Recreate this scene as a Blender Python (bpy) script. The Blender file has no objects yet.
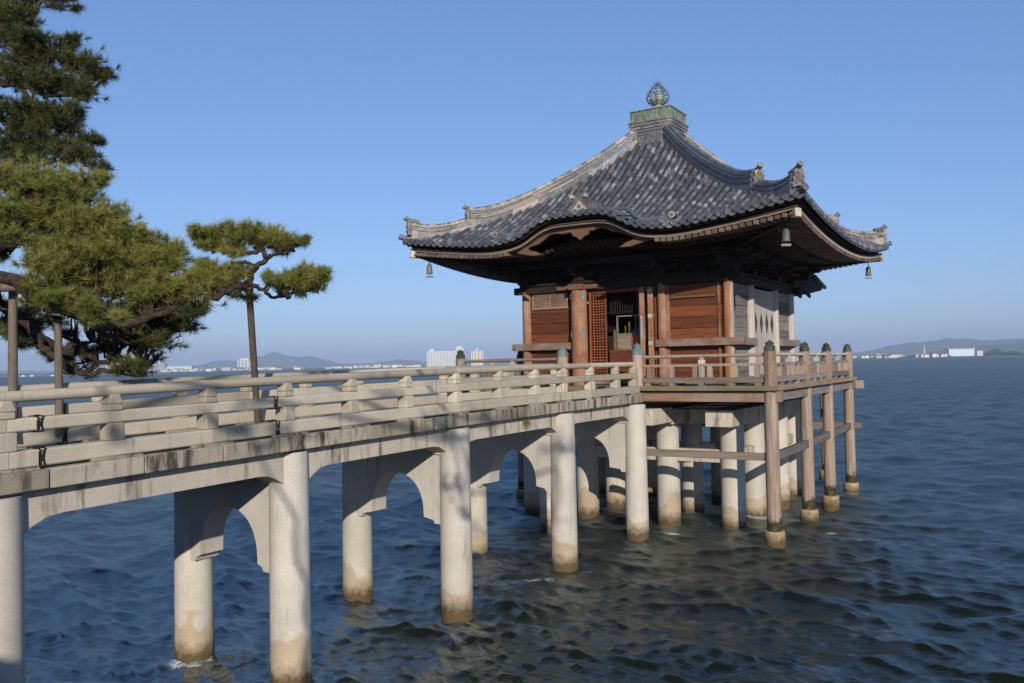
import bpy, math, random
import numpy as np
from mathutils import Vector, Matrix

random.seed(7); rng = np.random.default_rng(7)
S = bpy.context.scene
COL = S.collection
PI = math.pi

# ------------------------------------------------------------------ camera
FPX = 860.78
PITCH, ROLL, YAW = 0.0264, -0.0199, 0.5625
CAM = np.array([9.991, -24.450, 4.285])
F_ = np.array([-math.sin(YAW)*math.cos(PITCH), math.cos(YAW)*math.cos(PITCH), math.sin(PITCH)])
R0 = np.array([math.cos(YAW), math.sin(YAW), 0.0]); U0 = np.cross(R0, F_)
R_ = R0*math.cos(ROLL) + U0*math.sin(ROLL); U_ = -R0*math.sin(ROLL) + U0*math.cos(ROLL)
cd = bpy.data.cameras.new('camera'); cam = bpy.data.objects.new('camera', cd); COL.objects.link(cam)
cd.sensor_fit = 'HORIZONTAL'; cd.sensor_width = 36.0; cd.lens = FPX/1024*36.0
cd.clip_start = 0.1; cd.clip_end = 80000
cam.matrix_world = Matrix(((R_[0], U_[0], -F_[0], CAM[0]), (R_[1], U_[1], -F_[1], CAM[1]), (R_[2], U_[2], -F_[2], CAM[2]), (0, 0, 0, 1)))
S.camera = cam

# ------------------------------------------------------------------ sky, sun, exposure
SUN_EL, SUN_AZ = math.radians(20.5), math.radians(141)      # azimuth from +Y towards +X
w = bpy.data.worlds.new('World'); S.world = w; w.use_nodes = True
nt = w.node_tree; nt.nodes.clear()
sky = nt.nodes.new('ShaderNodeTexSky'); sky.sky_type = 'NISHITA'; sky.sun_disc = False
sky.sun_elevation = SUN_EL; sky.sun_rotation = SUN_AZ; sky.altitude = 0; sky.air_density = 1.0; sky.dust_density = 0.0; sky.ozone_density = 7.2
bg = nt.nodes.new('ShaderNodeBackground'); bg.inputs[1].default_value = 0.15
wo = nt.nodes.new('ShaderNodeOutputWorld')
gm = nt.nodes.new('ShaderNodeGamma'); gm.inputs[1].default_value = 0.7          # camera-like shoulder on the sky's range
tint = nt.nodes.new('ShaderNodeMix'); tint.data_type = 'RGBA'; tint.blend_type = 'MULTIPLY'; tint.inputs[0].default_value = 1.0; tint.inputs[7].default_value = (1.07, 1.13, 1.33, 1)
nt.links.new(sky.outputs[0], gm.inputs[0]); nt.links.new(gm.outputs[0], tint.inputs[6]); nt.links.new(tint.outputs[2], bg.inputs[0]); nt.links.new(bg.outputs[0], wo.inputs[0])
ld = bpy.data.lights.new('sun', 'SUN'); sun = bpy.data.objects.new('sun', ld); COL.objects.link(sun)
ld.energy = 4.8; ld.angle = math.radians(0.53); ld.color = (1.0, 0.915, 0.80)
sdir = Vector((math.sin(SUN_AZ)*math.cos(SUN_EL), math.cos(SUN_AZ)*math.cos(SUN_EL), math.sin(SUN_EL)))
sun.rotation_euler = sdir.to_track_quat('Z', 'Y').to_euler(); sun.location = (20, -40, 40)
S.view_settings.view_transform = 'Standard'; S.view_settings.look = 'None'
S.view_settings.exposure = 0.18; S.view_settings.gamma = 1.0; S.view_settings.use_curve_mapping = False
S.cycles.volume_bounces = 0

def at(u, v, Z):
    """world point seen at photo position (u, v) at depth Z metres"""
    return CAM + Z*(F_ + R_*(u-512)/FPX - U_*(v-341.5)/FPX)

# ------------------------------------------------------------------ materials
def mat(name, rough=0.8, spec=0.3):
    m = bpy.data.materials.new(name); m.use_nodes = True
    b = m.node_tree.nodes['Principled BSDF']; b.inputs['Roughness'].default_value = rough
    b.inputs['Specular IOR Level'].default_value = spec
    return m, m.node_tree, b
def N(t, typ, **kw):
    n = t.nodes.new(typ)
    for k, v in kw.items():
        if k.startswith('i_'): n.inputs[int(k[2:])].default_value = v
        else: setattr(n, k, v)
    return n
def L(t, a, b): t.links.new(a, b)
def coords(t, scale):
    tc = N(t, 'ShaderNodeTexCoord'); mp = N(t, 'ShaderNodeMapping'); mp.inputs['Scale'].default_value = scale
    L(t, tc.outputs['Object'], mp.inputs['Vector']); return mp.outputs[0]
def noise(t, vec, scale, detail=4, rough=0.6):
    n = N(t, 'ShaderNodeTexNoise'); n.inputs['Scale'].default_value = scale; n.inputs['Detail'].default_value = detail
    n.inputs['Roughness'].default_value = rough; L(t, vec, n.inputs['Vector']); return n.outputs['Fac']
def ramp(t, fac, stops):
    r = N(t, 'ShaderNodeValToRGB'); e = r.color_ramp.elements
    while len(e) < len(stops): e.new(0.5)
    for el, (p, c) in zip(e, stops):
        el.position = p; el.color = (*c, 1) if len(c) == 3 else c
    L(t, fac, r.inputs[0]); return r.outputs[0]
def mix(t, fac, a, b, mode='MIX'):
    m = N(t, 'ShaderNodeMix'); m.data_type = 'RGBA'; m.blend_type = mode
    for sock, val in ((m.inputs[0], fac), (m.inputs[6], a), (m.inputs[7], b)):
        if hasattr(val, 'links'): L(t, val, sock)
        else: sock.default_value = val if not isinstance(val, tuple) or len(val) == 4 else (*val, 1)
    return m.outputs[2]
def math_(t, op, a, b=0.0, c=0.0):
    m = N(t, 'ShaderNodeMath'); m.operation = op
    for s, v in zip(m.inputs, (a, b, c)):
        if hasattr(v, 'links'): L(t, v, s)
        else: s.default_value = v
    return m.outputs[0]
def attr(t, name):
    a = N(t, 'ShaderNodeAttribute'); a.attribute_name = name; return a.outputs['Fac']
def bump(t, b, h, strength=0.4, dist=0.01):
    n = N(t, 'ShaderNodeBump'); n.inputs['Strength'].default_value = strength; n.inputs['Distance'].default_value = dist
    L(t, h, n.inputs['Height']); L(t, n.outputs[0], b.inputs['Normal'])

def wood(name, dark, mid, light, axis=2, rough=0.75, weather=None, wamt=0.5):
    m, t, b = mat(name, rough, 0.25)
    sc = [9, 9, 9]; sc[axis] = 0.55
    v = coords(t, sc)
    g = noise(t, v, 2.2, 6, 0.65); f = noise(t, v, 9, 3, 0.7)
    c = ramp(t, g, [(0.25, dark), (0.5, mid), (0.75, light)])
    c = mix(t, 0.35, c, ramp(t, f, [(0.3, dark), (0.7, light)]))
    tn = attr(t, 'tone')
    c = mix(t, 1.0, c, ramp(t, tn, [(0, (0.62, 0.62, 0.62)), (1, (1.3, 1.3, 1.3))]), 'MULTIPLY')
    if weather:
        v2 = coords(t, (1, 1, 1)); n2 = noise(t, v2, 1.3, 5, 0.65)
        k = ramp(t, n2, [(0.6-wamt*0.35, (0, 0, 0)), (0.8-wamt*0.2, (1, 1, 1))])
        c = mix(t, k, c, weather)
    L(t, c, b.inputs['Base Color']); bump(t, b, math_(t, 'ADD', g, f), 0.5, 0.006)
    return m
WEA = (0.27, 0.235, 0.20)
M = {}
M['red_x'] = wood('red_wood_across', (0.045, 0.012, 0.005), (0.13, 0.038, 0.013), (0.225, 0.078, 0.030), 0, 0.6)
M['red_z'] = wood('red_wood_upright', (0.085, 0.030, 0.014), (0.195, 0.076, 0.036), (0.30, 0.14, 0.075), 2, 0.7, (0.34, 0.22, 0.15), 0.6)
M['orange_z'] = wood('orange_lattice_wood', (0.10, 0.028, 0.010), (0.20, 0.058, 0.019), (0.28, 0.095, 0.033), 2, 0.6)
M['dark'] = wood('old_shaded_wood', (0.009, 0.006, 0.005), (0.02, 0.013, 0.010), (0.042, 0.028, 0.021), 0)  # old wood, darkened so the deep eave shade sits in its colour
M['darky'] = wood('old_shaded_wood_deep', (0.009, 0.006, 0.005), (0.02, 0.013, 0.010), (0.042, 0.028, 0.021), 1)
M['gray_x'] = wood('weathered_wood_across', (0.115, 0.085, 0.064), (0.225, 0.175, 0.135), (0.35, 0.285, 0.225), 0)
M['gray_y'] = wood('weathered_wood_deep', (0.09, 0.078, 0.07), (0.19, 0.165, 0.15), (0.33, 0.30, 0.275), 1)
M['gray_z'] = wood('weathered_wood_upright', (0.14, 0.098, 0.07), (0.27, 0.20, 0.145), (0.42, 0.335, 0.26), 2)
M['pale_z'] = wood('bleached_wood_upright', (0.20, 0.175, 0.15), (0.37, 0.33, 0.29), (0.52, 0.475, 0.43), 2)
M['pale_y'] = wood('bleached_wood_deep', (0.23, 0.19, 0.155), (0.40, 0.345, 0.285), (0.53, 0.47, 0.40), 1)
M['brown_x'] = wood('brown_wood_across', (0.10, 0.052, 0.032), (0.19, 0.105, 0.066), (0.29, 0.18, 0.125), 0, 0.75, WEA, 0.4)
M['brown_y'] = wood('brown_wood_deep', (0.115, 0.065, 0.038), (0.22, 0.14, 0.09), (0.33, 0.235, 0.165), 1, 0.75, WEA, 0.4)
M['hafu'] = wood('gable_board_wood', (0.055, 0.027, 0.016), (0.115, 0.06, 0.036), (0.19, 0.11, 0.07), 0)
M['eave_x'] = wood('eave_edge_wood', (0.075, 0.055, 0.04), (0.165, 0.125, 0.093), (0.27, 0.22, 0.17), 0)
M['end'] = wood('pale_end_grain', (0.28, 0.225, 0.16), (0.42, 0.35, 0.26), (0.52, 0.45, 0.35), 2)
M['rafter'] = wood('shaded_rafter_wood', (0.016, 0.010, 0.007), (0.034, 0.022, 0.016), (0.06, 0.042, 0.03), 1)
M['rafter_lit'] = wood('lit_rafter_wood', (0.06, 0.04, 0.028), (0.125, 0.088, 0.064), (0.20, 0.15, 0.115), 1)  # lighter copy of the rafter wood: sunlight on the outer tier put into colour
M['prop'] = wood('grey_prop_wood', (0.055, 0.043, 0.032), (0.125, 0.10, 0.074), (0.21, 0.175, 0.135), 2)

def post_mat():
    m, t, b = mat('weathered_water_post', 0.8, 0.25)
    v = coords(t, (9, 9, 0.5)); g = noise(t, v, 2.2, 6, 0.65)
    c = ramp(t, g, [(0.25, (0.14, 0.10, 0.072)), (0.5, (0.265, 0.20, 0.15)), (0.75, (0.41, 0.33, 0.26))])
    vo = coords(t, (1, 1, 1)); n = noise(t, vo, 3.5, 4, 0.6)
    sx = N(t, 'ShaderNodeSeparateXYZ'); L(t, vo, sx.inputs[0])
    h = math_(t, 'ADD', sx.outputs[2], math_(t, 'MULTIPLY', math_(t, 'SUBTRACT', n, 0.5), 0.55))
    k = ramp(t, h, [(0.56, (1, 1, 1)), (0.66, (0, 0, 0))])
    moss = ramp(t, noise(t, vo, 9, 3), [(0.48, (0.033, 0.025, 0.017)), (0.72, (0.085, 0.085, 0.016))])
    c = mix(t, k, c, moss); L(t, c, b.inputs['Base Color']); bump(t, b, g, 0.5, 0.006); return m
M['wpost'] = post_mat()

def concrete(name, base, stain=True, grime=0.5, joints=False):
    m, t, b = mat(name, 0.85, 0.25)
    v = coords(t, (1, 1, 1))
    f = noise(t, v, 60, 2, 0.7); g = noise(t, v, 1.6, 5, 0.6)
    d = tuple(x*0.72 for x in base); l = tuple(min(1, x*1.14) for x in base)
    c = mix(t, 0.5, ramp(t, g, [(0.3, d), (0.7, l)]), ramp(t, f, [(0.3, d), (0.7, l)]))
    tn = attr(t, 'tone'); c = mix(t, 1.0, c, ramp(t, tn, [(0, (0.74, 0.74, 0.72)), (1, (1.2, 1.2, 1.2))]), 'MULTIPLY')
    # dark run-off streaks
    vs = coords(t, (3.2, 3.2, 0.5)); s = noise(t, vs, 1.7, 5, 0.7)
    k = ramp(t, s, [(0.66-0.19*grime, (0, 0, 0)), (0.78-0.17*grime, (1, 1, 1))])
    pk = ramp(t, noise(t, v, 0.9, 3, 0.6), [(0.30, (.2, .2, .2)), (0.52, (1, 1, 1))])
    k = math_(t, 'MULTIPLY', math_(t, 'MULTIPLY', k, pk), grime)
    c = mix(t, k, c, (0.06, 0.05, 0.04))
    if stain:
        sx = N(t, 'ShaderNodeSeparateXYZ'); L(t, v, sx.inputs[0])
        n1 = noise(t, v, 1.1, 3, 0.55)
        h = math_(t, 'ADD', sx.outputs[2], math_(t, 'MULTIPLY', math_(t, 'SUBTRACT', n1, 0.5), 1.5))
        k1 = ramp(t, h, [(0.58, (1, 1, 1)), (0.66, (0, 0, 0))])
        c = mix(t, k1, c, mix(t, 1.0, c, (0.83, 0.73, 0.60, 1), 'MULTIPLY'))
        n2 = noise(t, v, 7, 4, 0.65)
        h2 = math_(t, 'ADD', sx.outputs[2], math_(t, 'MULTIPLY', math_(t, 'SUBTRACT', n2, 0.5), 0.4))
        k2 = ramp(t, h2, [(0.10, (1, 1, 1)), (0.34, (0, 0, 0))])
        c = mix(t, math_(t, 'MULTIPLY', k2, .9), c, (0.065, 0.038, 0.012))
    L(t, c, b.inputs['Base Color']); bump(t, b, math_(t, 'ADD', math_(t, 'MULTIPLY', f, 0.35), g), 0.5, 0.008); return m
M['pillar'] = concrete('pier_concrete', (0.50, 0.46, 0.40), True, 0.40)
M['girder'] = concrete('girder_concrete', (0.50, 0.44, 0.36), False, 0.78)
M['kerb'] = concrete('kerb_concrete', (0.37, 0.325, 0.25), False, 1.0)
M['rail'] = concrete('granite_railing', (0.46, 0.405, 0.315), False, 0.5)
M['sleeve'] = concrete('sleeve_concrete', (0.46, 0.39, 0.28), True, 0.5)
M['deckstone'] = concrete('deck_concrete', (0.34, 0.31, 0.26), False, 0.4)

def tile_mat(name, dark, mid, lich, amt):
    m, t, b = mat(name, 0.42, 0.5)
    v = coords(t, (1, 1, 1)); n = noise(t, v, 7, 5, 0.65); n2 = noise(t, v, 28, 3, 0.7); n3 = noise(t, v, 1.2, 3, 0.6)
    c = ramp(t, n, [(0.3, dark), (0.7, mid)])
    tn = attr(t, 'tone')
    c = mix(t, 1.0, c, ramp(t, tn, [(0, (0.74, 0.74, 0.76)), (0.85, (1.25, 1.25, 1.25)), (1, (1.6, 1.6, 1.6))]), 'MULTIPLY')
    k = math_(t, 'ADD', math_(t, 'MULTIPLY', tn, 0.30), math_(t, 'MULTIPLY', n2, 1.0))
    k = math_(t, 'ADD', k, math_(t, 'MULTIPLY', math_(t, 'SUBTRACT', n3, 0.5), 0.5))
    kk = ramp(t, k, [(amt, (0, 0, 0)), (amt+0.14, (1, 1, 1))])
    c = mix(t, math_(t, 'MULTIPLY', kk, 0.85), c, lich)
    L(t, c, b.inputs['Base Color'])
    L(t, ramp(t, kk, [(0, (0.38, 0.38, 0.38)), (1, (0.85, 0.85, 0.85))]), b.inputs['Roughness'])
    bump(t, b, n2, 0.35, 0.006); return m
M['tile'] = tile_mat('roof_tile', (0.046, 0.049, 0.056), (0.10, 0.104, 0.114), (0.36, 0.355, 0.35), 0.72)
M['pan'] = tile_mat('roof_pan_tile', (0.02, 0.022, 0.026), (0.05, 0.054, 0.062), (0.28, 0.275, 0.27), 0.80)
M['ridge'] = tile_mat('ridge_tile', (0.055, 0.058, 0.064), (0.12, 0.122, 0.128), (0.42, 0.365, 0.30), 0.62)
M['slate_shade'] = tile_mat('slate_shaded_ridge_tile', (0.06, 0.064, 0.075), (0.125, 0.132, 0.15), (0.30, 0.30, 0.31), 0.85)  # slate tone; on the front-right hip it also carries painted shade
M['oni'] = tile_mat('ornament_tile', (0.07, 0.065, 0.058), (0.19, 0.175, 0.15), (0.42, 0.38, 0.30), 0.72)

def patina(name, a, bcol, c3):
    m, t, b = mat(name, 0.6, 0.4); v = coords(t, (1, 1, 0.35)); n = noise(t, v, 9, 5, 0.7)
    L(t, ramp(t, n, [(0.3, a), (0.5, bcol), (0.72, c3)]), b.inputs['Base Color']); b.inputs['Metallic'].default_value = 0.15
    bump(t, b, n, 0.4, 0.005); return m
M['patina'] = patina('green_copper', (0.06, 0.07, 0.052), (0.165, 0.195, 0.145), (0.28, 0.31, 0.235))
M['jewel'] = patina('pale_green_copper', (0.14, 0.17, 0.13), (0.27, 0.32, 0.25), (0.38, 0.42, 0.34))
M['cap'] = patina('post_cap_copper', (0.014, 0.018, 0.016), (0.04, 0.048, 0.041), (0.12, 0.14, 0.118))
M['capblue'] = patina('post_cap_verdigris', (0.05, 0.075, 0.075), (0.15, 0.20, 0.19), (0.29, 0.35, 0.33))
M['bell'] = patina('bronze_bell', (0.05, 0.05, 0.043), (0.11, 0.113, 0.095), (0.20, 0.205, 0.175))

def plain(name, col, rough=0.7, var=0.25, scale=3, spec=0.3):
    m, t, b = mat(name, rough, spec); v = coords(t, (1, 1, 1)); n = noise(t, v, scale, 4, 0.6)
    L(t, ramp(t, n, [(0.25, tuple(x*(1-var) for x in col)), (0.75, tuple(min(1, x*(1+var)) for x in col))]), b.inputs['Base Color']); return m
M['black'] = plain('black_rope', (0.012, 0.011, 0.010), 0.9)
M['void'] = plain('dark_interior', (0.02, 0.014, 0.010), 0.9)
M['metal'] = plain('dull_steel', (0.17, 0.165, 0.155), 0.5)
M['silver'] = plain('pale_fitting', (0.42, 0.38, 0.33), 0.5)
M['orange'] = plain('orange_paper', (0.50, 0.13, 0.03), 0.6)
M['blue'] = plain('blue_cloth', (0.05, 0.11, 0.30), 0.7)
M['paleblue'] = plain('pale_blue_sleeve', (0.27, 0.31, 0.34), 0.5)
M['gold'] = plain('dull_gold', (0.085, 0.055, 0.018), 0.5)
M['ground'] = plain('shore_earth', (0.20, 0.17, 0.13), 0.95, 0.4, 1.5)
M['bark'] = None
def bark():
    m, t, b = mat('pine_bark', 0.9, 0.2); v = coords(t, (1, 1, 1)); n = noise(t, v, 14, 5, 0.7)
    L(t, ramp(t, n, [(0.3, (0.014, 0.010, 0.008)), (0.55, (0.05, 0.034, 0.025)), (0.75, (0.12, 0.085, 0.062))]), b.inputs['Base Color'])
    bump(t, b, n, 0.9, 0.03); return m
M['bark'] = bark()
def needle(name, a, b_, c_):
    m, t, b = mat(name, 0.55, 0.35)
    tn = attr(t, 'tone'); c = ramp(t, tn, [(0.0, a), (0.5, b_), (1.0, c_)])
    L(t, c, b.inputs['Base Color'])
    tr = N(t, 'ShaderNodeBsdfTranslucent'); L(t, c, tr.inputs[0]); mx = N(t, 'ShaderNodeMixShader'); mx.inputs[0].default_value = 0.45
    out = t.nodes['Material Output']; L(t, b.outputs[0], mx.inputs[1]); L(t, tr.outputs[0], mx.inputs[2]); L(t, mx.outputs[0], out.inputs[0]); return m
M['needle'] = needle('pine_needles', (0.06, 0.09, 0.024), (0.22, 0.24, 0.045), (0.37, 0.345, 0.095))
M['needle_shade'] = needle('shaded_pine_needles', (0.03, 0.05, 0.02), (0.08, 0.098, 0.03), (0.18, 0.175, 0.045))  # darker copy of the needles with shade put into the colour

def water_mat():
    """surface reflection over a turbid body: light scattered up from below does not follow the surface slope"""
    m, t, b = mat('lake_water', 0.06, 0.5)
    v = coords(t, (1, 1, 1)); v2 = coords(t, (0.75, 1.7, 1))
    n1 = noise(t, v2, 9.0, 4, 0.65); n3 = noise(t, v, 0.012, 3, 0.5)
    bp = N(t, 'ShaderNodeBump'); bp.inputs['Strength'].default_value = 1.0; bp.inputs['Distance'].default_value = 0.02; L(t, n1, bp.inputs['Height'])
    body = ramp(t, n3, [(0.35, BODY0), (0.65, BODY1)])
    df = N(t, 'ShaderNodeBsdfDiffuse'); L(t, body, df.inputs['Color'])
    up = N(t, 'ShaderNodeCombineXYZ'); up.inputs[2].default_value = 1.0; L(t, up.outputs[0], df.inputs['Normal'])
    gl = N(t, 'ShaderNodeBsdfGlossy'); gl.inputs['Color'].default_value = (0.92, 1.0, 0.96, 1); L(t, attr(t, 'rough'), gl.inputs['Roughness']); L(t, bp.outputs[0], gl.inputs['Normal'])
    fr = N(t, 'ShaderNodeFresnel'); fr.inputs['IOR'].default_value = 1.333; L(t, bp.outputs[0], fr.inputs['Normal'])
    mx = N(t, 'ShaderNodeMixShader'); L(t, math_(t, 'MULTIPLY', math_(t, 'POWER', fr.outputs[0], 1.35), 0.31), mx.inputs[0]); L(t, df.outputs[0], mx.inputs[1]); L(t, gl.outputs[0], mx.inputs[2])
    fo = attr(t, 'foam'); nf = noise(t, coords(t, (1, 2.6, 1)), 13, 8, 0.85)
    k = ramp(t, math_(t, 'ADD', fo, math_(t, 'MULTIPLY', nf, 0.8)), [(0.97, (0, 0, 0)), (1.22, (1, 1, 1))])
    fd = N(t, 'ShaderNodeBsdfDiffuse'); fd.inputs['Color'].default_value = (0.5, 0.53, 0.52, 1)
    m2 = N(t, 'ShaderNodeMixShader'); L(t, k, m2.inputs[0]); L(t, mx.outputs[0], m2.inputs[1]); L(t, fd.outputs[0], m2.inputs[2])
    L(t, m2.outputs[0], t.nodes['Material Output'].inputs[0]); t.nodes.remove(b)
    return m
BODY0, BODY1 = (0.010, 0.019, 0.019), (0.016, 0.022, 0.014)
M['water'] = water_mat()

# ------------------------------------------------------------------ mesh builder
class MB:
    def __init__(s): s.v = []; s.f = []; s.t = []
    def add(s, vs, fs, tone=None):
        o = len(s.v); s.v.extend([tuple(map(float, p)) for p in vs])
        tn = random.random() if tone is None else tone
        for f in fs: s.f.append(tuple(i+o for i in f)); s.t.append(tn)
        return s
    def box(s, x0, x1, y0, y1, z0, z1, tone=None):
        v = [(x0, y0, z0), (x1, y0, z0), (x1, y1, z0), (x0, y1, z0), (x0, y0, z1), (x1, y0, z1), (x1, y1, z1), (x0, y1, z1)]
        return s.add(v, [(0, 3, 2, 1), (4, 5, 6, 7), (0, 1, 5, 4), (1, 2, 6, 5), (2, 3, 7, 6), (3, 0, 4, 7)], tone)
    def bar(s, a, b, wd, hg, tone=None):
        """rectangular bar between two points, hg along world up"""
        a = Vector(a); b = Vector(b); d = (b-a).normalized(); up = Vector((0, 0, 1))
        if abs(d.z) > 0.95: up = Vector((0, 1, 0))
        sd = d.cross(up).normalized()*wd/2; u = sd.cross(d).normalized()*hg/2
        v = [a-sd-u, a+sd-u, a+sd+u, a-sd+u, b-sd-u, b+sd-u, b+sd+u, b-sd+u]
        return s.add(v, [(0, 1, 2, 3), (7, 6, 5, 4), (0, 4, 5, 1), (1, 5, 6, 2), (2, 6, 7, 3), (3, 7, 4, 0)], tone)
    def tube(s, pts, rad, n=10, tone=None, cap=True):
        pts = [Vector(p) for p in pts]
        if not hasattr(rad, '__len__'): rad = [rad]*len(pts)
        vs = []; fs = []; ref = None
        for i, p in enumerate(pts):
            d = (pts[min(i+1, len(pts)-1)]-pts[max(i-1, 0)]).normalized()
            if ref is None: ref = Vector((1, 0, 0)) if abs(d.x) < 0.8 else Vector((0, 1, 0))
            sd = d.cross(ref).normalized(); u = sd.cross(d).normalized(); ref = u*-1 if False else ref
            for k in range(n):
                a = 2*PI*k/n; vs.append(p+(sd*math.cos(a)+u*math.sin(a))*rad[i])
        for i in range(len(pts)-1):
            for k in range(n):
                k2 = (k+1) % n; fs.append((i*n+k, i*n+k2, (i+1)*n+k2, (i+1)*n+k))
        if cap: fs.append(tuple(range(n))[::-1]); fs.append(tuple((len(pts)-1)*n+k for k in range(n)))
        return s.add(vs, fs, tone)
    def lathe(s, c, prof, n=20, tone=None):
        """prof: list of (r, z) from bottom to top, about the vertical through c"""
        vs = []; fs = []
        for r, z in prof:
            for k in range(n):
                a = 2*PI*k/n; vs.append((c[0]+r*math.cos(a), c[1]+r*math.sin(a), c[2]+z))
        for i in range(len(prof)-1):
            for k in range(n):
                k2 = (k+1) % n; fs.append((i*n+k, i*n+k2, (i+1)*n+k2, (i+1)*n+k))
        fs.append(tuple(range(n))[::-1]); fs.append(tuple((len(prof)-1)*n+k for k in range(n)))
        return s.add(vs, fs, tone)
    def prism(s, poly, fn, d0, d1, tone=None):
        """poly: 2-D outline; fn(a, b, d) -> world point; extruded from d0 to d1"""
        n = len(poly); vs = [fn(a, b, d0) for a, b in poly]+[fn(a, b, d1) for a, b in poly]
        fs = [tuple(range(n))[::-1], tuple(range(n, 2*n))]+[(i, (i+1) % n, n+(i+1) % n, n+i) for i in range(n)]
        return s.add(vs, fs, tone)
    def strip(s, rows, tone=None):
        """grid of points rows[i][j] joined into quads"""
        n = len(rows[0]); vs = [p for r in rows for p in r]
        fs = [(i*n+j, i*n+j+1, (i+1)*n+j+1, (i+1)*n+j) for i in range(len(rows)-1) for j in range(n-1)]
        return s.add(vs, fs, tone)
    def build(s, name, m, parent=None, smooth=True, bevel=0, ang=40):
        me = bpy.data.meshes.new(name); me.from_pydata(s.v, [], s.f); me.materials.append(m)
        a = me.attributes.new('tone', 'FLOAT', 'FACE'); a.data.foreach_set('value', np.array(s.t, 'f'))
        import bmesh
        bm = bmesh.new(); bm.from_mesh(me); bmesh.ops.recalc_face_normals(bm, faces=bm.faces); bm.to_mesh(me); bm.free()
        if smooth:
            me.shade_smooth(); me.set_sharp_from_angle(angle=math.radians(ang))
        o = bpy.data.objects.new(name, me); COL.objects.link(o)
        if parent is not None: adopt(o, parent)
        if bevel:
            b = o.modifiers.new('bevel', 'BEVEL'); b.width = bevel; b.segments = 2; b.limit_method = 'ANGLE'; b.angle_limit = math.radians(50)
        return o
LOC = {}
def wloc(o):
    return LOC.get(o.name, Vector((0, 0, 0)))
def adopt(o, parent):
    o.parent = parent; o.matrix_parent_inverse = Matrix.Translation(-wloc(parent))
def thing(name, label, cat, loc=(0, 0, 0), group=None):
    o = bpy.data.objects.new(name, None); COL.objects.link(o); o.location = loc; o.empty_display_size = 0.3
    LOC[o.name] = Vector(loc); o['label'] = label; o['category'] = cat
    if group: o['group'] = group
    return o
def tag(o, label, cat, group=None):
    o['label'] = label; o['category'] = cat
    if group: o['group'] = group
    return o
def struct(o): o['kind'] = 'structure'; return o
def stuff(o, label=None, cat=None):
    o['kind'] = 'stuff'
    if label: o['label'] = label
    if cat: o['category'] = cat
    return o
def raw_mesh(name, V, Fa, m, tone=None, parent=None, smooth=False, fattr=None):
    """big numpy meshes: V (n,3), Fa (k,3) or (k,4)"""
    V = np.asarray(V, 'f'); Fa = np.asarray(Fa, np.int32); k, q = Fa.shape
    me = bpy.data.meshes.new(name); me.vertices.add(len(V)); me.vertices.foreach_set('co', V.ravel())
    me.loops.add(k*q); me.loops.foreach_set('vertex_index', Fa.ravel())
    me.polygons.add(k); me.polygons.foreach_set('loop_start', np.arange(0, k*q, q, dtype=np.int32))
    me.update(calc_edges=True); me.validate()
    if tone is not None:
        a = me.attributes.new('tone', 'FLOAT', 'FACE'); a.data.foreach_set('value', np.asarray(tone, 'f'))
    if fattr is not None:
        a = me.attributes.new(fattr[0], 'FLOAT', 'POINT'); a.data.foreach_set('value', np.asarray(fattr[1], 'f'))
    me.materials.append(m)
    if smooth: me.shade_smooth()
    o = bpy.data.objects.new(name, me); COL.objects.link(o)
    if parent is not None: adopt(o, parent)
    return o

# ------------------------------------------------------------------ geometry constants
P = 4.4          # half platform
DK = 3.66        # platform deck top
WH = 3.0         # wall half width (column axes)
WC = 1.21        # inner column offset
E = 5.53         # half eave
PIERS = [-19.97, -16.05, -12.35, -8.5, -4.95]
PX = [1.06, 1.02, 1.14, 1.14, 1.22]
GRIDX = [-2.95, -1.2, 1.2, 2.95]; GRIDY = [-2.85, -1.05, 1.4, 3.0]
def bz(y): return -0.17*((min(y, -5)+5)/15.0)**2      # gentle camber of the bridge

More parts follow.
